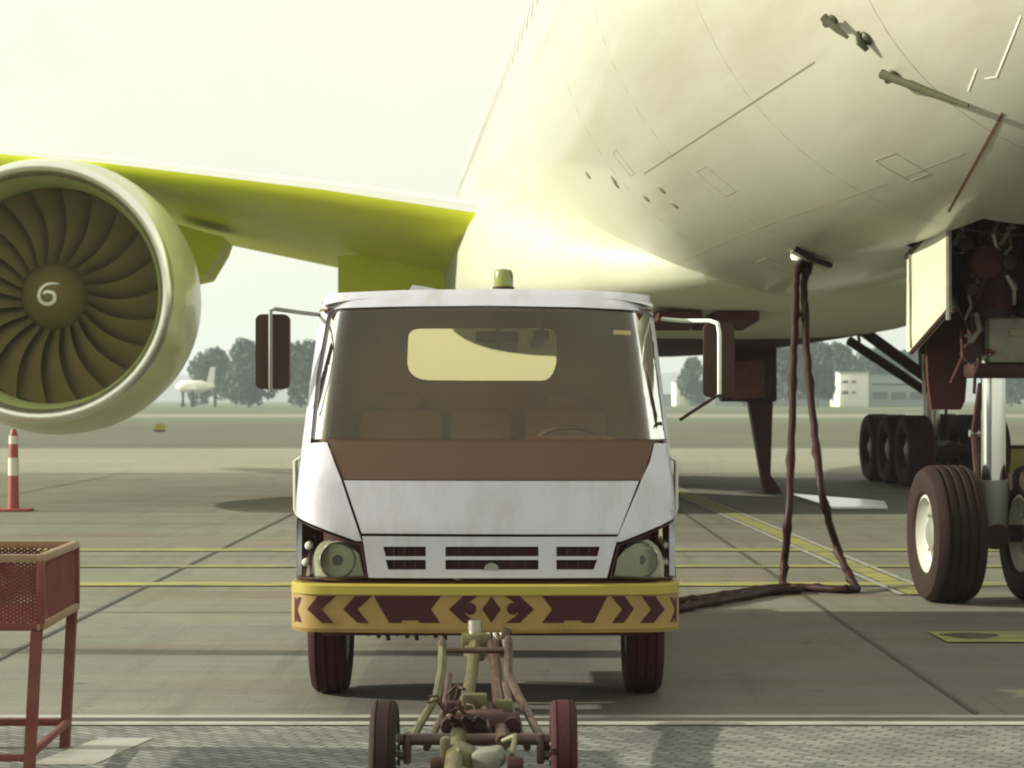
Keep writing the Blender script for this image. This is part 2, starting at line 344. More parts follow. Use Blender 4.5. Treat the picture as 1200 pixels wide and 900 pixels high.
# ------------------------------------------------------------------ truck
TX = -.14
def wz(z):
    k = [(0,1.0),(1.1,1.0),(1.42,.978),(2.0,.925),(2.3,.89)]
    for (a, wa), (c, wc) in zip(k, k[1:]):
        if z <= c: return wa+(wc-wa)*max(0,(z-a))/(c-a)
    return k[-1][1]
def yfz(z):
    k = [(0,11.0),(.95,11.0),(1.21,11.04),(2.12,11.45),(2.2,11.53),(2.4,11.8)]
    for (a, wa), (c, wc) in zip(k, k[1:]):
        if z <= c: return wa+(wc-wa)*max(0,(z-a))/(c-a)
    return k[-1][1]
CR = .20
def tsurf(x, z, off=0.0):     # point on the front skin of the cab at lateral x (from the cab centre) and height z
    wd = wz(z)-off; bow = .07*(x/wd)**2
    e = abs(x)-(wd-CR); y = yfz(z)+off+bow
    if e > 0: e = min(e, CR*.999); y += CR-math.sqrt(CR*CR-e*e)
    return Vector((max(-wd, min(wd, x)), y, z))
def tpx(px, py, surf=tsurf):
    u, v = ray(px, py); y = 11.2
    for _ in range(12): y = surf(u*y-TX, CH+v*y).y
    return (u*y-TX, CH+v*y)
def W(p): return Vector((p.x+TX, p.y, p.z))
def panel(b, pxs, material, off=0.0, thick=.025, holes=(), conv=True, step=.05):
    poly = [tpx(*p) for p in pxs] if conv else pxs
    hl = [[tpx(*p) for p in h] if conv else h for h in holes]
    b.sheet(poly, material, hl, lambda x, z: W(tsurf(x, z, off)), (0, thick, 0), step)
def arc(p0, p1, p2, n=5):   # rounded corner, quadratic
    return [((1-t)**2*p0[0]+2*t*(1-t)*p1[0]+t*t*p2[0], (1-t)**2*p0[1]+2*t*(1-t)*p1[1]+t*t*p2[1]) for t in [k/n for k in range(n+1)]]

truck = empty('service_truck', (TX, 11.9, 0), 'white cab-over truck with yellow and maroon chevron bumper parked under the jet', 'truck')
# windscreen surround: one skin with the screen cut out of it
scr = arc((365,512),(362,515),(366,515),2)[:0] + [(364,514)] + [(371,440)] + arc((383,372),(386,362),(400,361)) + [(470,359),(575,358),(680,360)] + arc((750,364),(763,365),(768,374)) + [(779,430),(790,514)]
out = [(346.5,520),(352,470),(362,410),(374,365)] + arc((381,350),(384,344),(400,343)) + [(470,340),(575,338.5),(690,340)] + arc((752,345),(772,346),(777,362)) + [(787,410),(793,470),(796.5,520)]
b = MB(); panel(b, out + [(790.1,520),(790,514.4)] + list(reversed(scr))[1:-1] + [(364,514.4),(363.5,520)], M_white, 0, .05, step=.02)
# corner panels below the screen and the hood
cL = [(345.4,520.6),(383,518)] + [(391,540),(400,563),(424,634),(418,634),(344.4,603)]
cR_ = [(797,520.6),(797,603),(728,634.5),(721,635),(752,562),(762,540),(767,519)]
panel(b, cL, M_white); panel(b, cR_, M_white)
b.build('windscreen_frame', parent=truck, root=truck)
b = MB(); panel(b, [(403,563),(748.6,563.5),(724.2,626),(424,625)], M_white); b.build('front_hood', parent=truck, root=truck)
# grille panel with cut slots
slots = []
for x0, x1 in ((449,499),(522,631),(652,703)):
    for y0, y1 in ((640.5,652),(656,667.5)):
        s_ = 3 if x0 == 449 else 0; e_ = 3 if x0 == 652 else 0
        slots.append([(x0+s_*(y0>650),y0),(x1-e_*(y0>650),y0),(x1-e_*1.5*(y0>650)-1*e_,y1),(x0+s_*(y0>650)+1*s_,y1)])
gp = [(424.5,628.3),(723.8,629),(711,677),(432,677)]
b = MB(); panel(b, gp, M_white, holes=slots); grille = b.build('grille_panel', parent=truck, root=truck)
b = MB(); panel(b, [(440,634),(712,634),(708,672),(444,672)], M_maroon, .045, .02)
for x0, x1, k in ((449,499,4),(522,631,7),(652,703,4)):
    for i in range(1, k):
        xx = x0+(x1-x0)*i/k; panel(b, [(xx-.9,639),(xx+.9,639),(xx+.9,669),(xx-.9,669)], M_black, .018, .012)
b.build('grille_slots', parent=grille, root=truck)
b = MB(); panel(b, arc((567,668),(568,660),(576,659.5),4)+arc((576,659.5),(584,660),(585,668),4), M_grey, -.004, .02); b.build('grille_emblem', parent=grille, root=truck)
b = MB(); panel(b, [(384,516.5),(767,517.5),(752,562.3),(402,561.8)], M_cowl, .006, .03)
panel(b, [(364,514.5),(790,514.5),(768,517.2),(384,516.2)], M_cowl, .008, .03); b.build('cowl_panel', parent=truck, root=truck)
b = MB(); panel(b, scr, M_wind, .012, .006, step=.016); screen = b.build('windscreen', parent=truck, root=truck)
b = MB(); panel(b, [(719,386.5),(740,387.5),(740,392.5),(719,391.5)], M_mark, .021, .002); b.build('screen_sticker', parent=screen, root=truck)
# headlights
def headlight(pol, lens, lamps, ind):
    b = MB(); panel(b, pol, M_maroon, .10, .02)
    # side walls: a rim of dark plastic
    inner = [(p[0]+(sum(q[0] for q in pol)/len(pol)-p[0])*.07, p[1]+(sum(q[1] for q in pol)/len(pol)-p[1])*.07) for p in pol]
    panel(b, pol, M_black, .004, .1, holes=[inner])
    panel(b, lens, M_reflector, .040, .006)
    hl = b.build('headlight', parent=truck, root=truck)
    b = MB()
    for (px, py, r) in lamps:
        x, z = tpx(px, py); p = W(tsurf(x, z, .10)); p.y -= .005
        b.lathe([(r*.12,-.006),(r*.5,-.02),(r*.85,-.05),(r,-.088),(r*1.06,-.07)], p, (0,1,0), M_reflector, 28); b.lathe([(r*.90,-.088),(r*.95,-.094),(r*1.0,-.088),(r*1.02,-.05)], p, (0,1,0), M_chrome, 28)
        b.lathe([(.001,-.088),(r*.22,-.087),(r*.30,-.078),(r*.30,-.05)], p, (0,1,0), M_gearbrown, 16)
    b.build('reflector', parent=hl, root=truck)
    b = MB(); panel(b, lens, M_lens, .004, .012); b.build('lamp_lens', parent=hl, root=truck)
    for px, py, r in ind:  # pale knobs at the indicators, bright highlight spots put into their colour
        b = MB(); x, z = tpx(px, py); p = W(tsurf(x, z, .045)); b.lathe([(.001,-.03),(r*.6,-.025),(r,-.005),(r,.05)], p, (0,1,0), M_rim, 16)
        b.build('indicator_highlight', parent=hl, root=truck)
headlight([(344.5,606),(418,637),(424,638),(431,677),(343,677)], [(368,676)]+arc((366,655),(370,634),(384,634))+arc((384,634),(412,640),(420,650))+[(426,676)], [(395,657,.095)], [(360,641,.022),(356,661,.022)])
headlight([(797,606),(728,637.5),(724,638),(714,677),(797,677)], [(720,676)]+arc((724,655),(736,638),(760,633))+arc((760,633),(776,640),(778,660))+[(778,676)], [(751,657,.095)], [(785,641,.022),(787,661,.022)])
b = MB(); panel(b, [(343,678),(797,678),(797,686),(343,686)], M_maroon, .012, .03); b.build('lower_trim', parent=truck, root=truck)
# bumper with painted chevrons
BX = 1.013; BF = 10.93
def bsurf(x, z, off=0.0):
    e = abs(x)-(BX-.16); y = BF+off+.075*(x/BX)**2
    if e > 0: e = min(e, .1599); y += .16-math.sqrt(.16**2-e*e)
    return Vector((max(-BX, min(BX, x)), y, z))
def bpx(px, py): return tpx(px, py, bsurf)
def bz(py): return CH+(HOR-py)/F*10.95
secs = []
zt, zl, zb = bz(685), bz(697), bz(742)
ring = [(.0,zt),(.0,zt)]
xs = [-BX+2*BX*i/60 for i in range(61)]
xs = [-BX+.0005, -BX+.004,-BX+.012]+xs[1:-1]+[BX-.012,BX-.004,BX-.0005]
prof = [(.30,zt-.005),(.02,zt),(.0,zt-.008),(0,zl),(.012,zl-.004),(.012,zb+.02),(.022,zb),(.30,zb)]
b = MB()
for k in range(len(prof)-1):
    (o0,z0),(o1,z1) = prof[k], prof[k+1]
    lo = [W(bsurf(x, z0, o0)) for x in xs]; hi = [W(bsurf(x, z1, o1)) for x in xs]
    b.loft([lo, hi], M_yellowtop if k < 4 else M_yellow, closed=False)
chev = [[(345,700),(353,700),(348,714),(353,729),(345,729)],
 [(372,698.5),(394,698.5),(377,714),(391,730),(377,730),(360,714)], [(416,698.5),(436,698.5),(419,714),(432,730),(419,730),(402,714)],
 [(438,698.5),(517,698.5),(505,714),(516,730),(492,730),(490,727),(472,727),(470,730),(456,730)],
 [(543,698.5),(560,698.5),(545,709),(545,720),(559,730),(543,730),(526,714)], [(609,698.5),(592,698.5),(607,709),(607,720),(593,730),(609,730),(626,714)],
 [(576,699),(587,714),(576,730),(565,714)],
 [(635,698.5),(712,698.5),(696,730),(682,730),(680,727),(662,727),(660,730),(635,730),(647,714)],
 [(716,698.5),(732,698.5),(743,714),(731,730),(717,730),(729,714)], [(752,698.5),(768,698.5),(779,714),(766,730),(750,730),(763,714)], [(786,700),(793,700),(793,729),(786,729),(791,714)]]
for pts in chev:
    b.sheet([bpx(*p) for p in pts], M_maroon, (), lambda x, z: W(bsurf(x, z, .0095)), (0,.002,0), .05)
for px in (551, 601):
    x, z = bpx(px, 713); p = W(bsurf(x, z, 0)); b.lathe([(.001,-.004),(.022,-.004),(.03,.0),(.03,.02)], p, (0,1,0), M_maroon, 18)
b.build('front_bumper', parent=truck, root=truck)
# sides, roof, rear of the cab
ZB, YR = .62, 12.85
def side(sx):
    def fn(y, z):
        return Vector((TX+sx*wz(z), y, z))
    def yA(z): return yfz(z)+CR+.07
    dn = [yA(1.33)+.06, 12.42]
    win = [(yA(1.36)+.07,1.36),(12.44,1.36),(12.44,2.03),(yA(2.03)+.09,2.03)]
    edge = [(yA(z)-.003, z) for z in (.62,.9,1.21,1.5,1.8,2.12,2.16)]
    b = MB()
    arch = [(11.9+.47*math.cos(a), .40+.47*math.sin(a)) for a in [R(28+(152-28)*k/12) for k in range(13)]]
    poly = edge + [(YR,2.16),(YR,ZB)] + arch[0:]
    b.sheet(poly, M_white, [win], fn, (-sx*.03,0,0), .09)
    sp = b.build('cab_side', parent=truck, root=truck)
    b = MB(); b.sheet([(win[0][0]-.01,win[0][1]-.01),(win[1][0]+.01,win[1][1]-.01),(win[2][0]+.01,win[2][1]+.01),(win[3][0]-.01,win[3][1]+.01)], M_wind, (), lambda y, z: fn(y, z)-Vector((sx*.014,0,0)), (-sx*.005,0,0), .2); b.build('side_window', parent=sp, root=truck)
    for y in (yA(1.0)+.05, 12.5):
        b = MB(); b.box((TX+sx*(wz(1)+.0015), y, 1.0), (.005,.008,.62), M_black); b.build('door_seam', parent=sp, root=truck)
    b = MB(); b.box((TX+sx*(wz(1.1)+.012), 12.36, 1.16), (.02,.16,.035), M_black, bev=.008); b.build('door_handle', parent=sp, root=truck)
    b = MB(); xx = TX+sx*(wz(1.4)+.035)
    b.tube([(xx-sx*.03,11.35,1.32),(xx,11.35,1.30),(xx,11.36,1.05),(xx-sx*.01,11.36,1.02)], .011, M_rim, 8); b.build('grab_rail', parent=sp, root=truck)
    # wheel arch flare
    b = MB(); ar = [Vector((TX+sx*1.0, 11.9+.46*math.cos(a), .40+.46*math.sin(a))) for a in [R(10+160*k/20) for k in range(21)]]
    b.tube(ar, .026, M_black, 8); b.build('wheel_arch', parent=sp, root=truck)
side(-1); side(1)
b = MB(); secs = []
zr = 2.16
def roofsec(y, z, wd, drop):
    pts = []
    for k in range(25):
        t = -1+2*k/24; xx = wd*math.copysign(min(1, abs(t)*1.0), t); pts.append((TX+xx, y, z-drop*abs(t)**6-.012*t*t))
    return pts
y0 = yfz(2.19)+.02
prs = [(y0+.0,2.188,.045),(y0+.10,2.213,.05),(y0+.3,2.232,.06),(12.3,2.24,.07),(12.75,2.225,.065),(12.84,2.17,.02)]
top = [roofsec(y, z, .905, d) for y, z, d in prs]
b.loft(top, M_white, closed=False)
b.loft([[(p[0],p[1],p[2]-.03) for p in s_] for s_ in top], M_inter, closed=False)
for sx in (-1,1): b.sheet([(yfz(2.14)+CR+.06,2.10),(YR,2.10),(YR,2.175),(yfz(2.14)+CR+.06,2.165)], M_white, (), lambda y, z: Vector((TX+sx*(wz(z)+.002), y, z)), (-sx*.035,0,0), .2)
b.build('cab_roof', parent=truck, root=truck)
# back wall with its window, drawn at the wall's own distance
def rear(px, py): p = at(px, py, 12.82); return (p.x-TX, p.z)
rw = arc((478,398),(477,385.5),(492,385))+[(560,385)]+arc((640,385),(651,386),(652,396))+arc((652,425),(648,445),(636,446))+[(560,446)]+arc((502,445.5),(478,444),(477,425))
b = MB(); b.sheet([(-.97,.62),(.97,.62),(.975,1.4),(.90,2.16),(-.90,2.16),(-.975,1.4)], M_inter, [[rear(*p) for p in rw]], lambda x, z: Vector((TX+x,12.82,z)), (0,.03,0), .2)
b.sheet([(-.97,.62),(.97,.62),(.975,1.4),(.90,2.16),(-.90,2.16),(-.975,1.4)], M_white, [[rear(*p) for p in rw]], lambda x, z: Vector((TX+x,12.853,z)), (0,.01,0), .2)
bw = b.build('cab_back', parent=truck, root=truck)
b = MB(); b.sheet([rear(*p) for p in rw], M_rearglass, (), lambda x, z: Vector((TX+x,12.83,z)), (0,.006,0), .2); b.build('rear_window', parent=bw, root=truck)
b = MB(); b.box((TX,11.95,.66), (1.9,1.7,.05), M_inter); b.build('cab_floor', parent=truck, root=truck)
b = MB(); b.loft([[(TX+t*.93, 11.16+.10*t*t, 1.16),(TX+t*.93,11.20+.10*t*t,1.26),(TX+t*.93,11.45,1.345),(TX+t*.93,11.68,1.36),(TX+t*.93,11.78,1.30),(TX+t*.93,11.80,1.0),(TX+t*.93,11.5,.9)] for t in [-1+k/8 for k in range(17)]], M_inter)
b.box((TX+.46,11.62,1.385), (.5,.26,.09), M_inter, bev=.04)
b.box((TX-.1,11.55,1.365), (.34,.2,.03), M_steel, rot=Euler((0,0,.2)), bev=.008); b.build('dashboard', parent=truck, root=truck)
b = MB(); ctr = Vector((TX+.46,11.95,1.36)); tilt = Euler((R(-35),0,0)).to_matrix()
b.tube([ctr+tilt@Vector((.2*math.cos(a),.2*math.sin(a),0)) for a in [2*math.pi*k/32 for k in range(33)]], .014, M_black, 8, cap=False)
b.tube([ctr, ctr+tilt@Vector((0,-.05,-.32))], .03, M_black, 8); b.tube([ctr+tilt@Vector((-.2,0,0)), ctr, ctr+tilt@Vector((.2,0,0))], .012, M_black, 6); b.build('steering_wheel', parent=truck, root=truck)
for dx, ww in ((-.52,.50),(-.05,.36),(.46,.50)):
    b = MB(); b.box((TX+dx,12.35,1.0), (ww,.5,.16), M_seat, bev=.05); b.box((TX+dx,12.66,1.30), (ww,.12,.55), M_seat, rot=Euler((R(-8),0,0)), bev=.05)
    if dx != -.05: b.box((TX+dx,12.72,1.61), (.24,.09,.12), M_seat, bev=.04)
    b.build('seat', parent=truck, root=truck)
b = MB(); p = at(582.5,395,11.62); b.box(p, (.235,.035,.062), M_black, bev=.015); b.tube([p+Vector((0,.0,.03)), p+Vector((.0,-.03,.13))], .009, M_black, 6); b.build('rear_view_mirror', parent=truck, root=truck)
b = MB(); p = at(634,393,11.9); b.box(p, (.09,.03,.055), M_black, bev=.012); b.tube([p, p+Vector((.03,0,.2))], .007, M_black, 6); b.build('sun_visor_clip', parent=truck, root=truck)
# side mirrors
def mirror(pts_arm, x0, x1, y0, y1, d, mm, low=None):
    b = MB(); c0 = at((x0+x1)/2, (y0+y1)/2, d); ww = (x1-x0)*d/F; hh = (y1-y0)*d/F
    b.sheet(rrect(c0.x, c0.z, ww, hh, .035, 5), M_black, (), lambda x, z: Vector((x, d+.9*((x-c0.x)**2)+.10*((z-c0.z)**2), z)), (0,.06,0), .04)
    mr_ = b.build('side_mirror', parent=truck, root=truck)
    b = MB(); b.tube([at(px, py, dd) for px, py, dd in pts_arm], .0115, mm, 8)
    if low: b.tube([at(px, py, dd) for px, py, dd in low], .009, M_black, 8)
    b.build('mirror_arm', parent=mr_, root=truck)
    b = MB(); b.box((c0.x, d+.075, c0.z), (ww*.86,.004,hh*.9), M_chrome, bev=.001); b.build('mirror_glass', parent=mr_, root=truck)
mirror([(383,370,11.75),(350,366,11.55),(323,362,11.4),(317,364,11.36),(317,400,11.34),(317,452,11.34),(318,458,11.36)], 299, 339, 368, 456, 11.42, M_grey)
mirror([(776,374,11.75),(800,376,11.6),(832,376,11.42),(841,379,11.36),(843,390,11.33),(843,462,11.33)], 825, 861, 378, 466, 11.42, M_rim, [(797,492,11.5),(812,482,11.45),(843,462,11.35)])
# roof beacon
b = MB(); p = at(590,337,12.0); b.lathe([(.06,-.06),(.062,.0),(.055,.006)], p, (0,0,1), M_black, 20); bc = b.build('roof_beacon', parent=truck, root=truck)
b = MB(); b.lathe([(.054,.006),(.054,.075),(.045,.098),(.02,.108),(.001,.11)], p, (0,0,1), M_amber, 20); b.build('beacon_lens', parent=bc, root=truck)
b = MB(); b.sheet([(-.46,2.238),(-.43,2.285),(-.36,2.275),(-.2,2.243),(-.2,2.23)], M_white, (), lambda x, z: Vector((TX+x, 12.2, z)), (0,.22,0), .1); b.build('roof_vent', parent=truck, root=truck)
# chassis, rear box, wheels
b = MB()
for sx in (-.38,.38): b.box((TX+sx,14.0,.60), (.08,5.4,.16), M_maroon, bev=.01)
b.box((TX,11.15,.46), (1.7,.1,.12), M_maroon, bev=.02); b.box((TX,11.9,.40), (1.3,.12,.12), M_maroon, bev=.03); b.box((TX,15.4,.40), (1.3,.14,.14), M_maroon, bev=.03)
for i in range(9): b.tube([(TX-.62+.05*i,11.25,.42),(TX-.61+.05*i,11.25,.385-.012*(i%3))], .012, M_maroon, 6)
b.box((TX+.1,12.2,.5), (.6,.9,.3), M_maroon, bev=.06); b.build('chassis', parent=truck, root=truck)
b = MB(); b.box((TX,14.72,1.17), (1.86,3.6,.94), M_white, bev=.04); gb = b.build('generator_body', parent=truck, root=truck)
for sx in (-1,1):
    b = MB(); b.box((TX+sx*.931,14.0,1.22), (.01,1.16,.68), M_black)
    for i in range(10): b.box((TX+sx*.937,14.0,.95+.06*i), (.02,1.1,.03), M_grey, rot=Euler((0,sx*R(25),0)))
    b.build('louvre', parent=gb, root=truck)
def tyre(b, c, ax, D, wd, material, grooves=3, sh=.35):
    r = D/2; h = wd/2; rim = r*.56; gw = wd*.035
    prof = [(rim,-h*.78),(rim*1.1,-h*.92),(r*.82,-h),(r*.93,-h*.93),(r*.985,-h*.72)]
    for g in range(grooves):
        x = -h*.5+h*1.0*g/(max(1,grooves-1)); prof += [(r,x-gw*1.2),(r*.975,x-gw*.6),(r*.975,x+gw*.6),(r,x+gw*1.2)]
    prof += [(r*.985,h*.72),(r*.93,h*.93),(r*.82,h),(rim*1.1,h*.92),(rim,h*.78)]
    b.lathe(prof, c, ax, material, 48)
def wheelrim(b, c, ax, D, wd, material, hub=True):
    r = D/2*.57; h = wd/2
    for s_ in (-1,1):
        b.lathe([(r,h*.80),(r*.93,h*.84),(r*.86,h*.55),(r*.78,h*.42)], c, Vector(ax)*s_, material, 40); b.lathe([(r*.78,h*.42),(r*.45,h*.36),(r*.40,h*.62),(r*.25,h*.72),(.001,h*.74)], c, Vector(ax)*s_, M_gearpale, 40)
        for k in range(8):
            a = 2*math.pi*k/8; ref = Vector((0,0,1)); A = Vector(ax).normalized(); u_ = A.cross(ref).normalized(); p = Vector(c)+A*s_*h*.38+(u_*math.cos(a)+ref*math.sin(a))*r*.62
            b.lathe([(r*.06,.02),(r*.05,.035),(.001,.036)], p, A*s_, M_steel, 8)
def wheel(c, D, wd, parent, root, tm, ax=(1,0,0), rm=None, name='wheel', gr=3):
    b = MB(); tyre(b, c, ax, D, wd, tm, gr); t = b.build(name, parent=parent, root=root)
    b = MB(); wheelrim(b, c, ax, D, wd, rm or M_rim); b.build('wheel_rim', parent=t, root=root); return t
for sx in (-1,1): wheel((TX+sx*.865,11.9,.385), .77, .21, truck, truck, M_rubber_red)
for sx in (-1,1):
    for o in (.62,.85): wheel((TX+sx*o,15.4,.385), .77, .2, truck, truck, M_rubber_red)

# ------------------------------------------------------------------ tow bar
tow = empty('tow_bar', (-.16, 8.45, 0), 'olive and brown two-wheeled tow bar coupled to the front of the truck', 'tow bar')
D = .44; yA = 8.45
xl, xr = (451-600)/F*yA, (660-600)/F*yA; xc = (560-600)/F*yA
b = MB(); b.tube([(xl+.05,yA,.285),(xr-.05,yA,.285)], .024, M_towdark, 12)
for x in (xl+.09,xr-.09): b.box((x,yA,.25), (.03,.06,.12), M_towdark, bev=.008)
b.tube([(xl-.02,yA,.22),(xl+.1,yA,.22)], .018, M_towdark, 8); b.tube([(xr+.02,yA,.22),(xr-.1,yA,.22)], .018, M_towdark, 8)
b.build('axle', parent=tow, root=tow)
for x in (xl, xr): wheel((x,yA,D/2), D, .105, tow, tow, M_rubber if x == xl else M_rubber_red, rm=M_grey, gr=2)
b = MB()
pL, pR = at(517,812,9.3), at(600,812,9.3)
for px, pts in ((0, [at(519,756,9.35), at(518,785,9.3), at(512,815,9.2), at(476,876,8.55)]), (1, [at(596,752,9.35), at(596,790,9.3), at(606,812,9.2), at(640,876,8.55)]),
                (2, [at(527,790,9.1), at(520,835,8.9), at(500,876,8.5)]), (3, [at(592,800,9.1), at(600,835,8.9), at(618,876,8.5)])):
    b.tube(pts, .019 if px < 2 else .015, M_olive if px == 0 else M_towdark, 8)
b.tube([at(514,762,9.35), at(600,762,9.35)], .014, M_towdark, 8)
b.tube([at(519,755,9.35), at(519,749,9.35)], [.024,.012], M_towdark, 8); b.tube([at(596,752,9.35), at(596,745,9.35)], [.024,.012], M_towdark, 8)
b.build('lifting_frame', parent=tow, root=tow)
b = MB(); b.tube([at(557,752,10.75), at(553,790,9.9), at(548,815,9.3), at(540,850,8.7), at(533,880,8.2), at(528,930,7.4), at(522,1010,6.4)], [.032,.028,.03,.036,.034,.034,.034], M_olive, 12)
b.tube([at(577,752,10.7), at(582,790,9.9), at(585,830,9.0), at(590,870,8.3)], [.03,.028,.026,.03], M_towdark, 10)
b.build('draw_bar', parent=tow, root=tow)
b = MB(); b.box(at(558,751,10.72), (.15,.14,.085), M_olive, bev=.02); b.box(at(556,765,10.6), (.09,.14,.06), M_olive, rot=Euler((0,.2,.2)), bev=.015); b.lathe([(.02,-.07),(.036,-.065),(.036,.065),(.02,.07)], at(557,742,10.78), (0,0,1), M_steel, 16); b.box(at(590,752,10.7), (.05,.06,.14), M_towdark, rot=Euler((0,.3,0)), bev=.01)
for i in range(3): b.tube([at(572+8*i,742,10.7), at(574+9*i,762,10.65)], .012, M_steel, 8)
b.build('coupling_head', parent=tow, root=tow)
b = MB()
b.box(at(566,852,8.75), (.17,.2,.13), M_towdark, bev=.03); b.box(at(575,838,8.9), (.12,.12,.09), M_gearbrown, rot=Euler((.2,.3,.4)), bev=.02)
b.lathe([(.001,-.14),(.05,-.14),(.055,-.1),(.055,.1),(.05,.14),(.001,.14)], at(568,850,8.62), (1,.1,0), M_gearbrown, 20)
for px in (528,600): b.lathe([(.001,-.03),(.035,-.03),(.042,0),(.035,.03),(.001,.03)], at(px,850,8.6), (0,1,0), M_gearbrown, 14)
for i in range(14):
    q = at(random.uniform(520,600), random.uniform(795,880), random.uniform(8.5,9.2)); e = q+Vector((random.uniform(-.09,.09), random.uniform(-.05,.1), random.uniform(-.08,.08)))
    b.tube([q, (q+e)/2+Vector((0,0,.03)), e], random.uniform(.005,.009), random.choice([M_towdark,M_black,M_gearbrown,M_steel]), 8)
for i in range(16): b.lathe([(.012,-.01),(.014,-.008),(.014,.008),(.001,.01)], at(530+5*(i%14), 842+18*(i//8)+3*(i%3), 8.5), (0,1,0), M_gearbrown, 6)
for px, py, sz in ((533,828,.05),(556,822,.07),(590,826,.05),(545,846,.06)): b.box(at(px, py, 8.9), (sz*1.5,sz,sz), random.choice([M_olive,M_gearbrown]), bev=.008)
b.build('damper_unit', parent=tow, root=tow)
b = MB()
b.box(at(545,884,8.1), (.10,.12,.07), M_olive, rot=Euler((.2,.4,.2)), bev=.025); b.box(at(573,888,8.05), (.12,.1,.08), M_gearpale, rot=Euler((.1,-.2,-.3)), bev=.025); b.box(at(522,878,8.15), (.04,.06,.10), M_olive, bev=.015)
for px in (514,604): b.lathe([(.001,-.03),(.032,-.03),(.036,0),(.032,.03),(.001,.03)], at(px,897,8.0), (1,0,0), M_gearbrown, 14)
b.tube([at(590,868,8.3), at(604,862,8.25), at(600,885,8.05)], .012, M_olive, 8); b.build('shear_pin_block', parent=tow, root=tow)

# ------------------------------------------------------------------ red mesh cart
cart = empty('mesh_cart', (-2.7, 9.6, 0), 'dark red steel stand with mesh sided tray on four legs at left edge', 'cart')
zT, zBt = .95, .66; yF, yK = 9.12, 10.0
xF, xK = (48-600)/F*yF, (89-600)/F*yK; xW = 1.15
post = {('f','r'): (xF,yF), ('k','r'): (xK,yK), ('f','l'): (xF-xW,yF), ('k','l'): (xK-xW,yK)}
for key, (x, y) in post.items():
    b = MB(); lean = -.05 if key[1] == 'r' else .05
    n_ = 4; h0 = zBt-.02
    b.loft([[(x+lean*(1-z/zT)+dx*.022, y+dy*.022, z) for dx, dy in ((-1,-1),(1,-1),(1,1),(-1,1))] for z in (0,.3,h0)], M_cartred, cap=True); b.build('leg', parent=cart, root=cart)
P = lambda k, z: Vector((*post[k], z))
loop = [('f','r'),('k','r'),('k','l'),('f','l')]
b = MB()
for i in range(4):
    k0, k1 = loop[i], loop[(i+1)%4]
    for z, m_ in ((zT,M_cartrail),(zBt,M_cartrail if i == 0 else M_cartred)): 
        p, q = P(k0,z), P(k1,z); d = (q-p); b.box((p+q)/2, (d.length+.03,.03,.035), m_, rot=Euler((0,0,math.atan2(d.y,d.x))), bev=.004)
    b.box(P(k0,(zT+zBt)/2), (.034,.034,zT-zBt-.02), M_cartred, bev=.004)
b.box((sum(v[0] for v in post.values())/4, (yF+yK)/2, zBt+.012), (xW-.02,yK-yF-.02,.006), M_cartred); b.build('tray_frame', parent=cart, root=cart)
for i in range(4):
    b = MB(); k0, k1 = loop[i], loop[(i+1)%4]; p, q = P(k0,zBt+.02), P(k1,zBt+.02); Lw = (q-p).length; u_ = (q-p)/Lw; hh = zT-zBt-.04
    nn = int((Lw+hh)/.03)
    for sgn in (1,-1):
        for j in range(-int(hh/.03), int(Lw/.03)+1):
            s0 = j*.03; a0, a1 = max(0, s0), min(Lw, s0+hh*1.8)
            if a1 <= a0: continue
            z0, z1 = (a0-s0)/1.8, (a1-s0)/1.8
            if sgn < 0: z0, z1 = hh-z0, hh-z1
            b.tube([p+u_*a0+Vector((0,0,z0)), p+u_*a1+Vector((0,0,z1))], .0045, M_cartred, 4)
    b.build('mesh_panel', parent=cart, root=cart)
b = MB()
for i in range(4):
    k0, k1 = loop[i], loop[(i+1)%4]; p, q = P(k0,.12 if i != 3 else .10), P(k1,.12 if i != 3 else .10); p.x -= .035; q.x -= .035*(1 if i in (0,3) else 1)
    d = q-p; b.box((p+q)/2, (d.length,.028,.03), M_cartred, rot=Euler((0,0,math.atan2(d.y,d.x))), bev=.004)
b.build('lower_rail', parent=cart, root=cart)

# ------------------------------------------------------------------ safety post by the engine
pb = gnd(16,599)
sp_ = empty('safety_post', pb, 'red delineator post with white bands on a flat base below the engine', 'post')
b = MB(); b.lathe([(.085,.03),(.08,.12),(.072,.45),(.066,.9),(.058,1.12),(.03,1.2),(.001,1.2)], pb, (0,0,1), M_red, 20); pp = b.build('post', parent=sp_, root=sp_)
for z0, z1, r in ((.52,.78,.078),(.98,1.1,.07)):
    b = MB(); b.lathe([(r-.004,z0),(r,z0),(r-.003,z1),(r-.008,z1)], pb, (0,0,1), M_refl, 20); b.build('reflective_band', parent=pp, root=sp_)
b = MB(); b.box(pb+Vector((0,0,.02)), (.52,.42,.04), M_red, bev=.015); b.build('base_plate', parent=sp_, root=sp_)

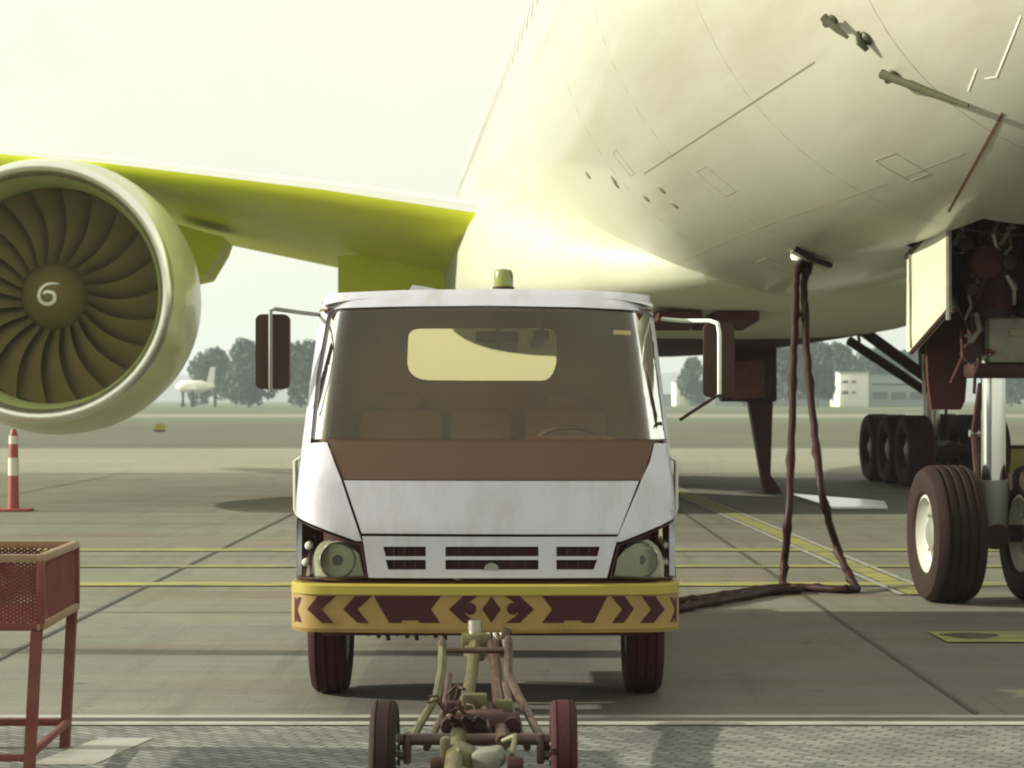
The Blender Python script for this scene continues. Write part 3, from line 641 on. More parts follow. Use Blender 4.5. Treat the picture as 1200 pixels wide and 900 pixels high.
# ------------------------------------------------------------------ airliner (own frame: y aft along the axis, origin on the ground at the nose gear)
AY = R(3.66)
jet = empty('jet_airliner', (3.88,17.2,0), 'large white airliner overhead with wing, engine and lowered landing gear', 'airliner', rz=AY)
jet.rotation_euler = (0,0,AY); bpy.context.view_layer.update()
JM = Matrix.Translation((3.88,17.2,0)) @ Matrix.Rotation(AY,4,'Z'); JI = JM.inverted()
def J(p): return JI @ Vector(p)        # world -> jet frame
FR, ZC = 3.1, 5.95
fs_ = [(-5.9,.02,4.55),(-5.75,.42,4.56),(-5.4,.85,4.62),(-4.9,1.25,4.72),(-4.1,1.72,4.93),(-3.1,2.15,5.18),(-1.8,2.56,5.48),(-.2,2.86,5.72),(1.5,3.03,5.88),(3.2,3.1,5.95),(6,3.1,5.95),(9,3.1,5.95),(12,3.1,5.95),(16,3.1,5.95),(20,3.1,5.95),(24,3.1,5.95),(28,3.1,5.95),(32,3.1,5.95),(36,3.02,6.05),(42,2.6,6.5),(48,1.8,7.2),(53,.9,7.9),(56,.2,8.3)]
def fus_at(y):
    for (a, ra, za), (c, rc, zc_) in zip(fs_, fs_[1:]):
        if y <= c: t = (y-a)/(c-a); return ra+(rc-ra)*t, za+(zc_-za)*t
    return fs_[-1][1:]
ys = sorted(set([s_[0] for s_ in fs_] + [.6]+[-5.9+.3*k for k in range(12)] + [0.5*k-2 for k in range(20)]))
SEG = 192
b = MB()
secs = []
for y in ys:
    r, zc_ = fus_at(y); secs.append([(r*math.sin(2*math.pi*k/SEG), y, zc_-r*math.cos(2*math.pi*k/SEG)) for k in range(SEG)])
# belly in grey, upper shell in white, nose-gear bay left open
def inbay(y0, y1, k): 
    return y0 >= -1.51 and y1 <= .61 and (k < 6 or k >= SEG-6)
vs = [p for q in secs for p in q]; fw, fb = [], []
for i in range(len(ys)-1):
    for k in range(SEG):
        if inbay(ys[i], ys[i+1], k): continue
        f = (i*SEG+k, i*SEG+(k+1)%SEG, (i+1)*SEG+(k+1)%SEG, (i+1)*SEG+k); fw.append(f)
b.add(vs, fw, M_fus); 
fus = b.build('fuselage', parent=jet, merge=1e-4, smooth=50)
# gear bay
b = MB(); b.box((0,-.45,3.72), (1.1,2.1,.04), M_gear_shade_red)
for sx in (-1,1): b.prism([(sx*.57,-1.5,3.03),(sx*.57,.6,2.95),(sx*.57,.6,3.74),(sx*.57,-1.5,3.74)], (-sx*.04,0,0), M_gear_shade_red)
b.box((0,-1.49,3.42), (1.1,.04,.64), M_gear_shade_red); b.box((0,.59,3.36), (1.1,.04,.74), M_gear_shade_red)
for i in range(6): b.box((0,-1.3+.34*i,3.66), (1.06,.04,.08), M_gearbrown)
b.build('gear_bay', parent=jet)
def fpt(x, y, off=0.0):            # point on the lower fuselage at lateral x
    r, zc_ = fus_at(y); x = max(-r*.9999, min(r*.9999, x)); h = math.sqrt(r*r-x*x); nv = Vector((x,0,-h))/r
    return Vector((x, y, zc_-h))+nv*off
def fpx(px, py, off=0.0):          # where a line of sight meets the lower fuselage
    u, v = ray(px, py); best = None; prev = None
    d = 11.0
    while d < 60:
        p = J((u*d, d, CH+v*d)); r, zc_ = fus_at(p.y) if -5.9 < p.y < 56 else (0.0, 5)
        q = math.hypot(p.x, p.z-zc_)-r
        if q < 0: break
        d += .02
    d0, d1 = d-.02, d
    for _ in range(14):
        dm = (d0+d1)/2; p = J((u*dm, dm, CH+v*dm)); r, zc_ = fus_at(p.y)
        if math.hypot(p.x, p.z-zc_)-r < 0: d1 = dm
        else: d0 = dm
    r, zc_ = fus_at(p.y); nv = Vector((p.x,0,p.z-zc_)).normalized()
    return p+nv*off
def ribbon(b, pts, wd, off, material):
    pts = [Vector(p) for p in pts]
    for i in range(len(pts)-1):
        a, c = pts[i], pts[i+1]
        def nrm(p): r, zc_ = fus_at(p.y); return Vector((p.x,0,p.z-zc_)).normalized()
        t = (c-a).normalized(); sa = t.cross(nrm(a)).normalized()*wd/2; sc_ = t.cross(nrm(c)).normalized()*wd/2
        A = [a-sa, a+sa, c+sc_, c-sc_]; N = nrm(a)*off
        b.add([p+N for p in A]+[p+N*.2 for p in A], [(0,1,2,3),(7,6,5,4),(0,4,5,1),(1,5,6,2),(2,6,7,3),(3,7,4,0)], material)
def seg(p0, p1, n=10): return [(p0[0]+(p1[0]-p0[0])*k/n, p0[1]+(p1[1]-p0[1])*k/n) for k in range(n+1)]
b = MB()
ribbon(b, [fpx(*p) for p in seg((755,203),(955,72),30)], .010, .003, M_seam)
b.build('skin_seam', parent=jet)
b = MB(); ribbon(b, [fpx(*p) for p in seg((1176,132),(1112,248),24)], .020, .003, M_seamred); b.build('skin_seam', parent=jet)
b = MB(); ribbon(b, [fpx(*p) for p in seg((1197,18),(1168,90),16)[:-1]+seg((1168,90),(1155,92),4)], .012, .003, M_paleline); b.build('door_outline', parent=jet)
b = MB(); ribbon(b, [fpx(*p) for p in seg((1145,80),(1135,106),8)], .012, .003, M_paleline); b.build('door_outline', parent=jet)
def fring(y, a0, a1, n=40):
    r, zc_ = fus_at(y); return [Vector((r*math.sin(R(a)), y, zc_-r*math.cos(R(a)))) for a in [a0+(a1-a0)*k/n for k in range(n+1)]]
def flong(a, y0, y1, n=24):
    out = []
    for k in range(n+1):
        y = y0+(y1-y0)*k/n; r, zc_ = fus_at(y); out.append(Vector((r*math.sin(R(a)), y, zc_-r*math.cos(R(a)))))
    return out
for y in (-3.4, -.9, 2.4, 5.6): 
    b = MB(); ribbon(b, fring(y, -120, 60), .007, .002, M_seamfaint); b.build('skin_seam', parent=jet)
for a, y0, y1 in ((-28,-3.4,9),(-84,-3.4,10)):
    b = MB(); ribbon(b, flong(a, y0, y1), .005, .001, M_seamfaint); b.build('skin_seam', parent=jet)
# access panels flush with the skin
for a, y, wd_, ln in ((-40,1.6,.34,.5),(-16,4.2,.45,.6),(-52,4.6,.3,.3),(-30,-2.2,.28,.36),(8,6.2,.5,.5)):
    r, zc_ = fus_at(y); hw_ = math.degrees(wd_/2/r); pts = fring(y, a-hw_, a+hw_, 4)+flong(a+hw_, y, y+ln, 4)[1:]+fring(y+ln, a+hw_, a-hw_, 4)[1:]+flong(a-hw_, y+ln, y, 4)[1:]
    b = MB(); ribbon(b, pts, .008, .002, M_seamfaint); b.build('access_panel', parent=jet)
# pitot probes: foot, mast, tube
def probe(p0, p1, fork):
    b = MB(); a = fpx(*p0); c = fpx(*p1); r, zc_ = fus_at(a.y); nv = Vector((a.x,0,a.z-zc_)).normalized(); L_ = (c-a).length; 
    f = fpx(*fork); b.tube([f+nv*.005, f+nv*.06, a+nv*.10], [.04,.03,.026], M_probe, 8)
    b.tube([a-(c-a)*.1+nv*.10, a+nv*.10, a+(c-a)*.55+nv*.10, c+nv*.09], [.032,.028,.022,.012], M_probe, 8)
    b.build('pitot_probe', parent=jet)
probe((1056,78),(1148,113),(1049,86)); probe((984,14),(1008,36),(978,22))
b = MB(); a = fpx(1016,44); r, zc_ = fus_at(a.y); nv = Vector((a.x,0,a.z-zc_)).normalized(); b.lathe([(.05,.0),(.05,.01),(.03,.03),(.001,.035)], a, nv, M_probe, 14)
t_ = (fpx(1021,52)-fpx(1011,36)).normalized(); b.tube([a+nv*.03-t_*.07, a+nv*.05, a+nv*.04+t_*.07], [.015,.03,.018], M_probe, 8); b.build('angle_vane', parent=jet)
for p in ((689,205),(719,210),(722,216),(757,232),(775,222),(790,240)):
    b = MB(); q = fpx(*p); r, zc_ = fus_at(q.y); nv = Vector((q.x,0,q.z-zc_)).normalized(); b.lathe([(.05,-.01),(.05,.008),(.035,.012),(.001,.012)], q, nv, M_seam, 12)
    b.build('drain_port', parent=jet)
for k in range(34):
    y = 3.5+.56*k*1.6; 
    if y > 42: break
    r, zc_ = fus_at(y); th = R(99); b = MB()
    for sx in (-1,):
        c0 = Vector((-r*math.sin(th), y, zc_-r*math.cos(th))); pol = rrect(0,0,.26,.38,.11,4)
        pts = []
        for (du, dv) in pol:
            a = th+dv/r; pts.append((-(r+.004)*math.sin(a), y+du, zc_-(r+.004)*math.cos(a)))
        b.prism(pts, (.012,0,0), M_window)
    b.build('cabin_window', parent=jet)
# ground-power hatch and its door
hq = fpx(940,298); r, zc_ = fus_at(hq.y); hn = Vector((hq.x,0,hq.z-zc_)).normalized()
b = MB(); b.lathe([(.10,-.02),(.10,.02),(.075,.05),(.06,.05),(.05,.02),(.001,.02)], hq+hn*.03, hn, M_mark, 20); b.build('power_receptacle', parent=jet)
b = MB(); q0, q1 = fpx(932,288,.02), fpx(976,304,.06); b.tube([q0, (q0+q1)/2+hn*.02, q1], .028, M_gearbrown, 8)
q2 = q1+Vector((.02,.30,-.02)); q3 = q0+Vector((.02,.30,-.02)); b.prism([q0,q1,q2,q3], (0,0,-.012), M_belly); b.build('hatch_door', parent=jet)
# wing-to-body fairing
b = MB()
def fsec(y, hw, zt_, zb_, n=40):
    out = []; zc_ = (zt_+zb_)/2; hz = (zt_-zb_)/2
    for k in range(n):
        a = 2*math.pi*k/n; c, s_ = math.cos(a), math.sin(a); e = .62
        out.append((hw*math.copysign(abs(c)**e, c), y, zc_+hz*math.copysign(abs(s_)**e, s_)))
    return out
fz = [(7.6,1.2,3.35,2.9),(8.6,2.0,3.7,2.75),(10.0,2.75,4.1,2.62),(11.6,3.25,4.5,2.54),(13.6,3.55,4.95,2.5),(16,3.7,5.3,2.48),(22,3.75,5.4,2.46),(27,3.6,5.2,2.5),(30,3.2,4.8,2.6),(33,2.4,4.2,2.75),(36,1.2,3.6,2.98)]
b.loft([fsec(*q) for q in fz], M_fairing, cap=True)
o_ = b.build('wing_fairing', M_fairing, jet, smooth=60)
o_.data.materials.append(M_gear_shade_red)
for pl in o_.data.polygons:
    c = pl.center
    if c.y > 14.0 and c.z < 3.1: pl.material_index = 1  # fairing underside recoloured dark maroon, its shade put into the colour
# air inlets in the fairing nose
for x in (-1.25,-.55):
    b = MB(); y = 9.6
    b.prism([(x-.27,y-.65,2.60),(x+.27,y-.65,2.60),(x+.33,y+.9,2.52),(x-.33,y+.9,2.52)], (0,0,.10), M_gear_shade_red); b.build('air_inlet', parent=jet)
# wing
def airfoil(xle, yle, zle, chord, tz, thick, n=14):
    up, lo = [], []
    for k in range(n+1):
        t = .5-.5*math.cos(math.pi*k/n); th = thick*(2.97*math.sqrt(t)-1.26*t-3.52*t*t+2.84*t**3-1.04*t**4)*1.0
        zc_ = zle+(tz-zle)*t; up.append((xle, yle+chord*t, zc_+th*.55)); lo.append((xle, yle+chord*t, zc_-th*.45))
    return up+lo[::-1][1:-1]
def wing(sx):
    A = [(-1.5,13.0,4.00,15.3,3.65,.95),(-3.1,14.03,4.28,14.2,3.9,.85),(-5.8,16.0,4.86,12.3,4.42,.70),(-9.5,18.75,5.55,9.8,5.2,.55),(-15,22.8,6.4,7.7,6.1,.42),(-22,28,7.3,5.6,7.1,.3),(-29,33.2,8.3,3.4,8.2,.2),(-30.4,35.2,8.5,1.6,8.45,.08)]
    secs = [[(-sx*-p[0] if sx > 0 else p[0], p[1], p[2]) for p in airfoil(*q)] for q in A]
    if sx > 0: secs = [[(-p[0], p[1], p[2]) for p in airfoil(*q)] for q in A]
    b = MB(); n = 14
    N = len(secs[0]); vs = [p for q in secs for p in q]; top, bot, le = [], [], []
    for i in range(len(secs)-1):
        for k in range(N):
            f = (i*N+k, i*N+(k+1)%N, (i+1)*N+(k+1)%N, (i+1)*N+k)
            if k < 1: le.append(f)
            elif k < 14: top.append(f)
            else: bot.append(f)
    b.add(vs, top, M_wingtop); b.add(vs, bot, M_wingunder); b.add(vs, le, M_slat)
    N_ = len(secs)-1; b.add(secs[-1], [tuple(range(N))], M_wingtop)
    wg = b.build('wing', parent=jet, merge=1e-4, smooth=40)
    for (x, y0, y1, z) in ((-12.5,25.5,30.2,5.75),(-17.5,27.5,32,6.5)):
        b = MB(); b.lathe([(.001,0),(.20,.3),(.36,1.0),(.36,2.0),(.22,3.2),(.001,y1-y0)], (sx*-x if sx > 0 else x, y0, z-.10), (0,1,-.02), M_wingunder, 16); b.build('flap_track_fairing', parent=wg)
wing(-1); wing(1)
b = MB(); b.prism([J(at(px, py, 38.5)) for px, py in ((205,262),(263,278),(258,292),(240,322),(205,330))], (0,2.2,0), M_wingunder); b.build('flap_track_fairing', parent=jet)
# engine
def engine(ex, swirl=True):
    ey, ez = 14.46, 3.2; C0 = Vector((ex, ey, ez)); AX = Vector((0,1,0))
    b = MB(); b.lathe([(1.93,.22),(2.03,.8),(2.11,1.7),(2.12,2.6),(2.05,3.6),(1.86,4.6),(1.62,5.4),(1.58,5.4),(1.5,5.2)], C0, AX, M_nacelle, 72)
    b.lathe([(1.2,4.4),(1.1,5.6),(.8,6.6),(.6,7.0),(.2,7.6),(.01,7.9)], C0, AX, M_steel, 40); b.lathe([(1.5,5.2),(1.2,4.4)], C0, AX, M_gearbrown, 40)
    en = b.build('engine', parent=jet)
    b = MB(); prof = []
    for k in range(17):
        a = math.pi*k/16; prof.append((1.83+.10*math.cos(a)-.01*0, .22-.22*math.sin(a)))
    b.lathe([(1.93,.225)]+prof+[(1.715,.32)], C0, AX, M_lip, 72); b.build('intake_lip', parent=en)
    b = MB(); b.lathe([(1.715,.32),(1.66,.6),(1.635,1.0),(1.65,1.45),(1.67,1.72)], C0, AX, M_duct, 64); b.lathe([(1.68,1.72),(.2,1.74)], C0, AX, M_blade, 48); b.build('intake_duct', parent=en)
    # wide-chord swept blades
    proto = None
    for k in range(22):
        if proto is None:
            b = MB(); rows = []
            for i in range(9):
                r = .50+(1.63-.50)*i/8; ch = .34+.26*i/8; tw = R(36+30*i/8); sw = .10*math.sin(i/8*math.pi)-.10*(i/8)**2
                row = []
                for s_, th in ((-.5,0),(-.2,.012),(.15,.014),(.5,.0),(.15,-.012),(-.2,-.012)):
                    cx_ = s_*ch; row.append((cx_*math.sin(tw)+sw+th*math.cos(tw), cx_*math.cos(tw)+.02*0-th*math.sin(tw), r))
                rows.append(row)
            b.loft(rows, M_blade, cap=True); o = b.build('fan_blade', parent=en); proto = o
        else:
            o = proto.copy(); COL.objects.link(o); o.parent = en
        o.location = C0+Vector((0,1.55,0)); o.rotation_euler = (0, 2*math.pi*k/22, 0)
    b = MB(); b.lathe([(.001,-.62),(.06,-.615),(.16,-.52),(.30,-.33),(.42,-.12),(.50,.08),(.52,.25)], C0+Vector((0,1.4,0)), AX, M_fandark, 40); b.build('spinner', parent=en)
    if swirl:
        b = MB(); base = C0+Vector((0,1.4,0))
        def cone(r):
            k = [(.0,-.62),(.06,-.615),(.16,-.52),(.30,-.33),(.42,-.12),(.50,.08)]
            for (a, ya), (c, yc) in zip(k, k[1:]):
                if r <= c: return ya+(yc-ya)*(r-a)/(c-a)
            return .08
        # curl: short inner hook, round bowl, tail over the top
        cl = [(.02,.03),(-.03,.02),(-.045,-.03),(-.01,-.06),(.05,-.05),(.085,-.0)]
        path = [(-.06,.0),(-.02,.035),(.03,.03),(.075,.02),(.10,-.03),(.09,-.09),(.04,-.135),(-.03,-.145),(-.10,-.115),(-.135,-.05),(-.125,.04),(-.08,.11),(-.01,.155),(.07,.165),(.15,.16)]
        wd = [.018,.024,.028,.028,.03,.032,.034,.036,.038,.038,.036,.03,.026,.02,.008]
        fine = []
        for i in range(len(path)-1):
            p0 = path[max(i-1,0)]; p1 = path[i]; p2 = path[i+1]; p3 = path[min(i+2,len(path)-1)]
            for k in range(4):
                t = k/4; f = lambda a,b_,c,d: .5*((2*b_)+(-a+c)*t+(2*a-5*b_+4*c-d)*t*t+(-a+3*b_-3*c+d)*t**3)
                fine.append((f(p0[0],p1[0],p2[0],p3[0]), f(p0[1],p1[1],p2[1],p3[1]), wd[i]+(wd[i+1]-wd[i])*t))
        fine.append((*path[-1], wd[-1]))
        vs = []
        for i, (x, z, ww) in enumerate(fine):
            a = fine[max(i-1,0)]; c = fine[min(i+1,len(fine)-1)]; t = Vector((c[0]-a[0], c[1]-a[1])).normalized(); nn = Vector((-t.y, t.x))*ww*.75
            for sg in (-1,1):
                q = (x+nn.x*sg, z+nn.y*sg); rr = math.hypot(*q); vs.append(base+Vector((q[0], cone(rr)-.012, q[1])))
        m_ = len(vs); fsx = [(2*i,2*i+1,2*i+3,2*i+2) for i in range(len(fine)-1)]
        vs2 = [v+Vector((0,.006,0)) for v in vs]
        b.add(vs+vs2, fsx+[tuple(m_+i for i in reversed(f)) for f in fsx], M_mark); b.build('spinner_spiral', parent=en)
    b = MB(); pl = [(ey+2.2, ez+2.0),(ey+4.2,ez+2.12),(ey+7.2,ez+2.15),(ey+9.0,ez+1.9),(ey+7.0,ez+1.2),(ey+4.0,ez+1.6)]
    b.prism([(ex-.22,y,z) for y, z in pl], (.44,0,0), M_nacelle); b.build('pylon', parent=en)
engine(-9.85); engine(9.85)
# nose gear
b = MB(); b.tube([(0,.0,3.45),(0,0,2.35)], .155, M_gear_shade_red, 20); b.tube([(0,0,2.0),(0,0,.95)], .098, M_chrome, 24)
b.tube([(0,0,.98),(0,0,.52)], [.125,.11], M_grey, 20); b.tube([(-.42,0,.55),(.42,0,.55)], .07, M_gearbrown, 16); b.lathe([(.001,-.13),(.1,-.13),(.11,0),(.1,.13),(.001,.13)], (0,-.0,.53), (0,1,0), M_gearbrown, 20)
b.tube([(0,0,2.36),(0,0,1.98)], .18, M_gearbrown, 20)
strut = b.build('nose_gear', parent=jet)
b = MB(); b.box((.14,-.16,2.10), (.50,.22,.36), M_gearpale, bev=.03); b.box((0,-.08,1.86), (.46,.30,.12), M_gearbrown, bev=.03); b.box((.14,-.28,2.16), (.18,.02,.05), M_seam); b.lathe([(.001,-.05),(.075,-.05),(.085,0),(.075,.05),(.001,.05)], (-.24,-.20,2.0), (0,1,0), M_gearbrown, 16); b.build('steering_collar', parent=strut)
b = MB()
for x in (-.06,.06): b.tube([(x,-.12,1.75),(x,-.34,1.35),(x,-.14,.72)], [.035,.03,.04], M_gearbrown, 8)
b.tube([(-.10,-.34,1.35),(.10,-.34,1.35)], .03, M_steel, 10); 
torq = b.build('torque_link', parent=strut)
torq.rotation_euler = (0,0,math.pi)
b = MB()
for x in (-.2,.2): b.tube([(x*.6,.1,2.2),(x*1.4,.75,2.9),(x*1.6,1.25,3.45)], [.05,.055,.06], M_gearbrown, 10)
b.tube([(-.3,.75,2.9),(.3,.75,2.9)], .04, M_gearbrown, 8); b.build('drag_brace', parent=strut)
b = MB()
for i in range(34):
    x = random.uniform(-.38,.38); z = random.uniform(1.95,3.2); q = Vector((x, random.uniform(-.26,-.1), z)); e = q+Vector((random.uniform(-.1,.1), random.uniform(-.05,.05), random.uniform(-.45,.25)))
    b.tube([q, (q+e)/2+Vector((random.uniform(-.06,.06),-.04,0)), e], random.uniform(.012,.024), random.choice([M_gearbrown,M_steel,M_gear_shade_red,M_seam,M_gearpale]), 7)
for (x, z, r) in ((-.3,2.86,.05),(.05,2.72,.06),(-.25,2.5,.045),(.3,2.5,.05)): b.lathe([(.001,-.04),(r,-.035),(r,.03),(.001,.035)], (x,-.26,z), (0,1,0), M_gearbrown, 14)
b.lathe([(.14,0),(.15,-.05),(.13,-.1),(.05,-.12),(.001,-.12)], (-.12,-.16,2.72), (0,1,0), M_gear_shade_red, 20); b.build('hydraulic_line', parent=strut)
for x in (-.385,.385): wheel((x,0,.55), 1.10, .42, strut, None, M_rubber, name='nose_wheel', gr=4)
# nose gear doors (long pale side doors, dark rear doors on the strut)
for sx in (-1,1):
    b = MB(); x = sx*.60
    yf0, yf1 = (-1.25, 1.0)
    if sx < 0:
        q = [J(at(1110,253,16.5)), J(at(1063,301,18.0)), J(at(1062,412,18.0)), J(at(1069,412,17.8)), J(at(1110,366,16.5))]
        b.prism(q, (.035,0,0), M_fairing); dr = b.build('gear_door', parent=jet)
        b = MB(); r0, r1 = J(at(1111.5,252,16.5)), J(at(1111.5,375,16.5)); b.tube([r0, r1], .02, M_gearpale, 6)
        b.tube([J(at(1062,301,18.0)), J(at(1111,251,16.5))], .022, M_gearbrown, 6); b.tube([J(at(1068,298,17.8))+Vector((-.012,0,0)), J(at(1069,408,17.8))+Vector((-.012,0,0))], .010, M_gearpale, 6); b.tube([J(at(1068,413,17.7)), J(at(1111,364,16.5))], .020, M_gearbrown, 6); b.build('door_edge', parent=dr)
    else:
        q = [(x,-.95,3.02),(x,1.0,2.92),(x,1.0,2.3),(x,.6,2.1),(x,-.95,2.25)]; b.prism(q, (.035,0,0), M_fairing); b.build('gear_door', parent=jet)
b = MB(); b.prism([J(at(px, py, 17.75)) for px, py in ((1086,402),(1112,368),(1124,364),(1133,380),(1135,420),(1131,470),(1126,480),(1092,480),(1088,450))], (0,.06,0), M_gear_shade_red); b.build('strut_door', parent=jet)
b = MB(); b.prism([J(at(px, py, 17.9)) for px, py in ((1110,250),(1150,246),(1226,246),(1230,300),(1222,400),(1192,432),(1160,434),(1150,402),(1136,384),(1112,352))], (0,.25,0), M_gear_shade_red)
b.lathe([(.17,0),(.18,-.03),(.13,-.06),(.05,-.07),(.001,-.07)], J(at(1144,322,17.88)), (0,1,0), M_gear_shade_red, 24); b.lathe([(.035,0),(.03,-.03),(.001,-.035)], J(at(1144,322,17.8)), (0,1,0), M_rim, 12)
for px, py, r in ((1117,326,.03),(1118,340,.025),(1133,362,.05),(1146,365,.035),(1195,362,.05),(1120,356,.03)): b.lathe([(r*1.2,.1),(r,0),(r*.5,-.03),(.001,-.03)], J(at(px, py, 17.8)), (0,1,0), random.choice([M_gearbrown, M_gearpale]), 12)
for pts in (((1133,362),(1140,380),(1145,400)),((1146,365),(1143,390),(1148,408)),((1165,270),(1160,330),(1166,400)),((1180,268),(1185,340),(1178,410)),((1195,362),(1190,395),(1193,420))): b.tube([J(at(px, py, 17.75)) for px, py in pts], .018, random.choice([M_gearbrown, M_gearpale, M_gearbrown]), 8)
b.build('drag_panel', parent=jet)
# main gears
def main_gear(sx):
    x0, y0 = (5.80 if sx > 0 else -4.75), 23.9
    b = MB(); b.tube([(x0-sx*.1,y0,4.5),(x0,y0,2.2)], .24, M_gearbrown, 18); b.tube([(x0,y0,2.2),(x0,y0,.9)], .16, M_steel, 18); b.tube([(x0,y0-1.5,.69),(x0,y0+1.5,.69)], .16, M_gearbrown, 14)
    g = b.build('main_gear', parent=jet)
    b = MB()
    for (ax_, ay, az, bx, by, bz_, r) in ((x0-sx*.05,y0-.1,2.0,x0-sx*1.9,y0-.3,3.3,.11),(x0-sx*.05,y0,1.75,x0-sx*1.75,y0-.6,2.75,.09),(x0,y0-.2,2.0,x0,y0-2.0,3.9,.10))[0 if sx > 0 else 2:]: b.tube([(ax_,ay,az),(bx,by,bz_)], r, M_gearbrown, 10)
    b.tube([(x0-sx*.25,y0-.3,2.5),(x0-sx*.2,y0-.32,1.2)], .03, M_steel, 8); b.tube([(x0+sx*.22,y0-.3,2.8),(x0+sx*.2,y0-.32,1.1)], .03, M_gearbrown, 8); b.build('side_brace', parent=g)
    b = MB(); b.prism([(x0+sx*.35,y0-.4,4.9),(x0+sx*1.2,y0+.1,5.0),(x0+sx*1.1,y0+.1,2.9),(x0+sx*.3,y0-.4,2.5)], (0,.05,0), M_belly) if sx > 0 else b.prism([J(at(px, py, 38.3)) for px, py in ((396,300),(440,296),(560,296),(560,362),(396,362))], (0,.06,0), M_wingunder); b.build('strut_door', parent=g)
    for dy in (-1.47,0,1.47):
        for dx in (-.70,.70): wheel((x0+dx,y0+dy,.67), 1.34, .52, g, None, M_rubber_red if sx > 0 else M_rubber, rm=M_gear_shade_red, name='main_wheel', gr=4)
    for dy in (-1.47,0,1.47):
        b = MB(); b.tube([(x0-.7,y0+dy,.67),(x0+.7,y0+dy,.67)], .11, M_gearbrown, 12); b.build('axle', parent=g)
main_gear(1); main_gear(-1)
# belly keel and small hanging lines under the fairing
b = MB()
for px, l_ in ((985,.25),(1004,.35)): q = J(at(px,378,38)); b.tube([q+Vector((0,0,.3)), q, q+Vector((.05,0,-l_))], .03, M_gearbrown, 6)
b.build('drain_mast', parent=jet)

# ------------------------------------------------------------------ things under the belly
pb = gnd(905,578); dd = pb.y
st = empty('service_pedestal', pb, 'dark red box on a tapering pedestal standing under the aircraft belly', 'pedestal')
b = MB(); b.prism([at(876,462,dd), at(906,462,dd), at(903,560,dd), at(895,572,dd)], (0,.35,0), M_maroon); b.prism([at(894,556,dd-.05), at(903,556,dd-.05), at(917,578,dd-.05), at(917,583,dd-.05), at(897,583,dd-.05)], (0,.45,0), M_maroon); b.build('pedestal_leg', parent=st, root=st)
b = MB(); b.box(at(876,438,dd+.3), (.95,.7,.98), M_maroon, bev=.04); b.prism([at(895,402,dd), at(907,402,dd), at(907,470,dd), at(897,470,dd)], (0,.3,0), M_gear_shade_red); b.build('control_box', parent=st, root=st)
b = MB(); b.prism([at(858,424,dd-.06), at(896,421,dd-.06), at(896,466,dd-.06), at(858,468,dd-.06)], (0,.05,0), M_cartred); b.build('box_cover', parent=st, root=st)
tp = gnd(990,589)
b = MB(); b.prism([Vector((*gnd(925,581).xy,.012)), Vector((*gnd(1036,590).xy,.012)), Vector((*gnd(1040,597).xy,.012)), Vector((*gnd(975,597).xy,.012))], (0,0,.03), M_tray); o = b.build('drip_tray', smooth=30); tag(o, 'flat silvery metal tray lying on the apron beneath the belly', 'tray')

# ------------------------------------------------------------------ power cables
HW = JM @ hq
def cable(pts, label, ground, rad=.034):
    # smooth path with small wobble
    out = []
    P = [Vector(p) for p in pts]
    for i in range(len(P)-1):
        p0 = P[max(i-1,0)]; p1 = P[i]; p2 = P[i+1]; p3 = P[min(i+2,len(P)-1)]
        for k in range(8):
            t = k/8; q = .5*((2*p1)+(-p0+p2)*t+(2*p0-5*p1+4*p2-p3)*t*t+(-p0+3*p1-3*p2+p3)*t**3)
            out.append(q+Vector((random.uniform(-.006,.006), random.uniform(-.006,.006), random.uniform(-.003,.006))))
    out.append(P[-1])
    for q in out: q.z = max(q.z, rad*1.05)
    rr = [rad*(1.32 if i % 7 == 6 else 1.0) for i in range(len(out))]
    b = MB(); b.tube(out, rr, M_cable, 10); ob = b.build('power_cable', smooth=60)
    tag(ob, label, 'cable', 'ground power cables')
    b = MB(); t = (P[0]-P[1]).normalized(); b.tube([P[0]-t*.16, P[0]-t*.02, P[0]+t*.04], [rad*1.5,rad*1.6,rad*1.2], M_cable, 12); b.build('plug', parent=ob)
dH = HW.y
cable([at(941,304,dH), at(934,325,dH-.25), at(931,400,dH-.7), at(928,500,dH-1.3), at(924,600,dH-1.9), at(919,660,18.4), at(918,690,18.25), at(935,697,17.9), at(900,697,17.7), at(860,706,17.1), at(820,716,16.6), at(790,727,16.2), at(740,735,15.9)], 'left of two dark cables hanging from the belly socket', 0)
cable([at(947,308,dH), at(943,330,dH-.25), at(945,400,dH-.7), at(954,500,dH-1.4), at(963,575,dH-1.9), at(980,640,18.6), at(997,678,18.2), at(1002,692,18.0), at(985,697,17.9), at(940,692,18.1), at(900,694,18.0), at(860,700,17.5), at(815,710,17.0), at(780,712,16.8), at(730,715,16.7)], 'right of two dark hanging cables, bowing out before it meets the ground', 0)

# yellow thing behind the nose gear
yb = gnd(1196,560); 
ch_ = empty('equipment_bin', yb, 'yellow equipment bin on the apron behind the nose wheels at right edge', 'bin')
b = MB(); b.box(yb+Vector((.1,.2,.32)), (.72,.5,.60), M_yellowtop, bev=.05); b.build('bin_body', parent=ch_, root=ch_)
b = MB(); b.box(yb+Vector((.1,.2,.65)), (.78,.56,.06), M_black, bev=.02); b.build('bin_lid', parent=ch_, root=ch_)
mk = gnd(187,506)
o = empty('taxiway_marker', mk, 'small yellow marker standing far off on the dark taxiway between engine and truck', 'marker')
b = MB(); b.prism([mk+Vector((-.35,0,.08)), mk+Vector((.35,0,.08)), mk+Vector((.25,0,.42)), mk+Vector((-.15,0,.42))], (0,.2,0), M_yellowtop); b.box(mk+Vector((0,.1,.04)), (.5,.16,.08), M_black); b.build('marker_board', parent=o, root=o)

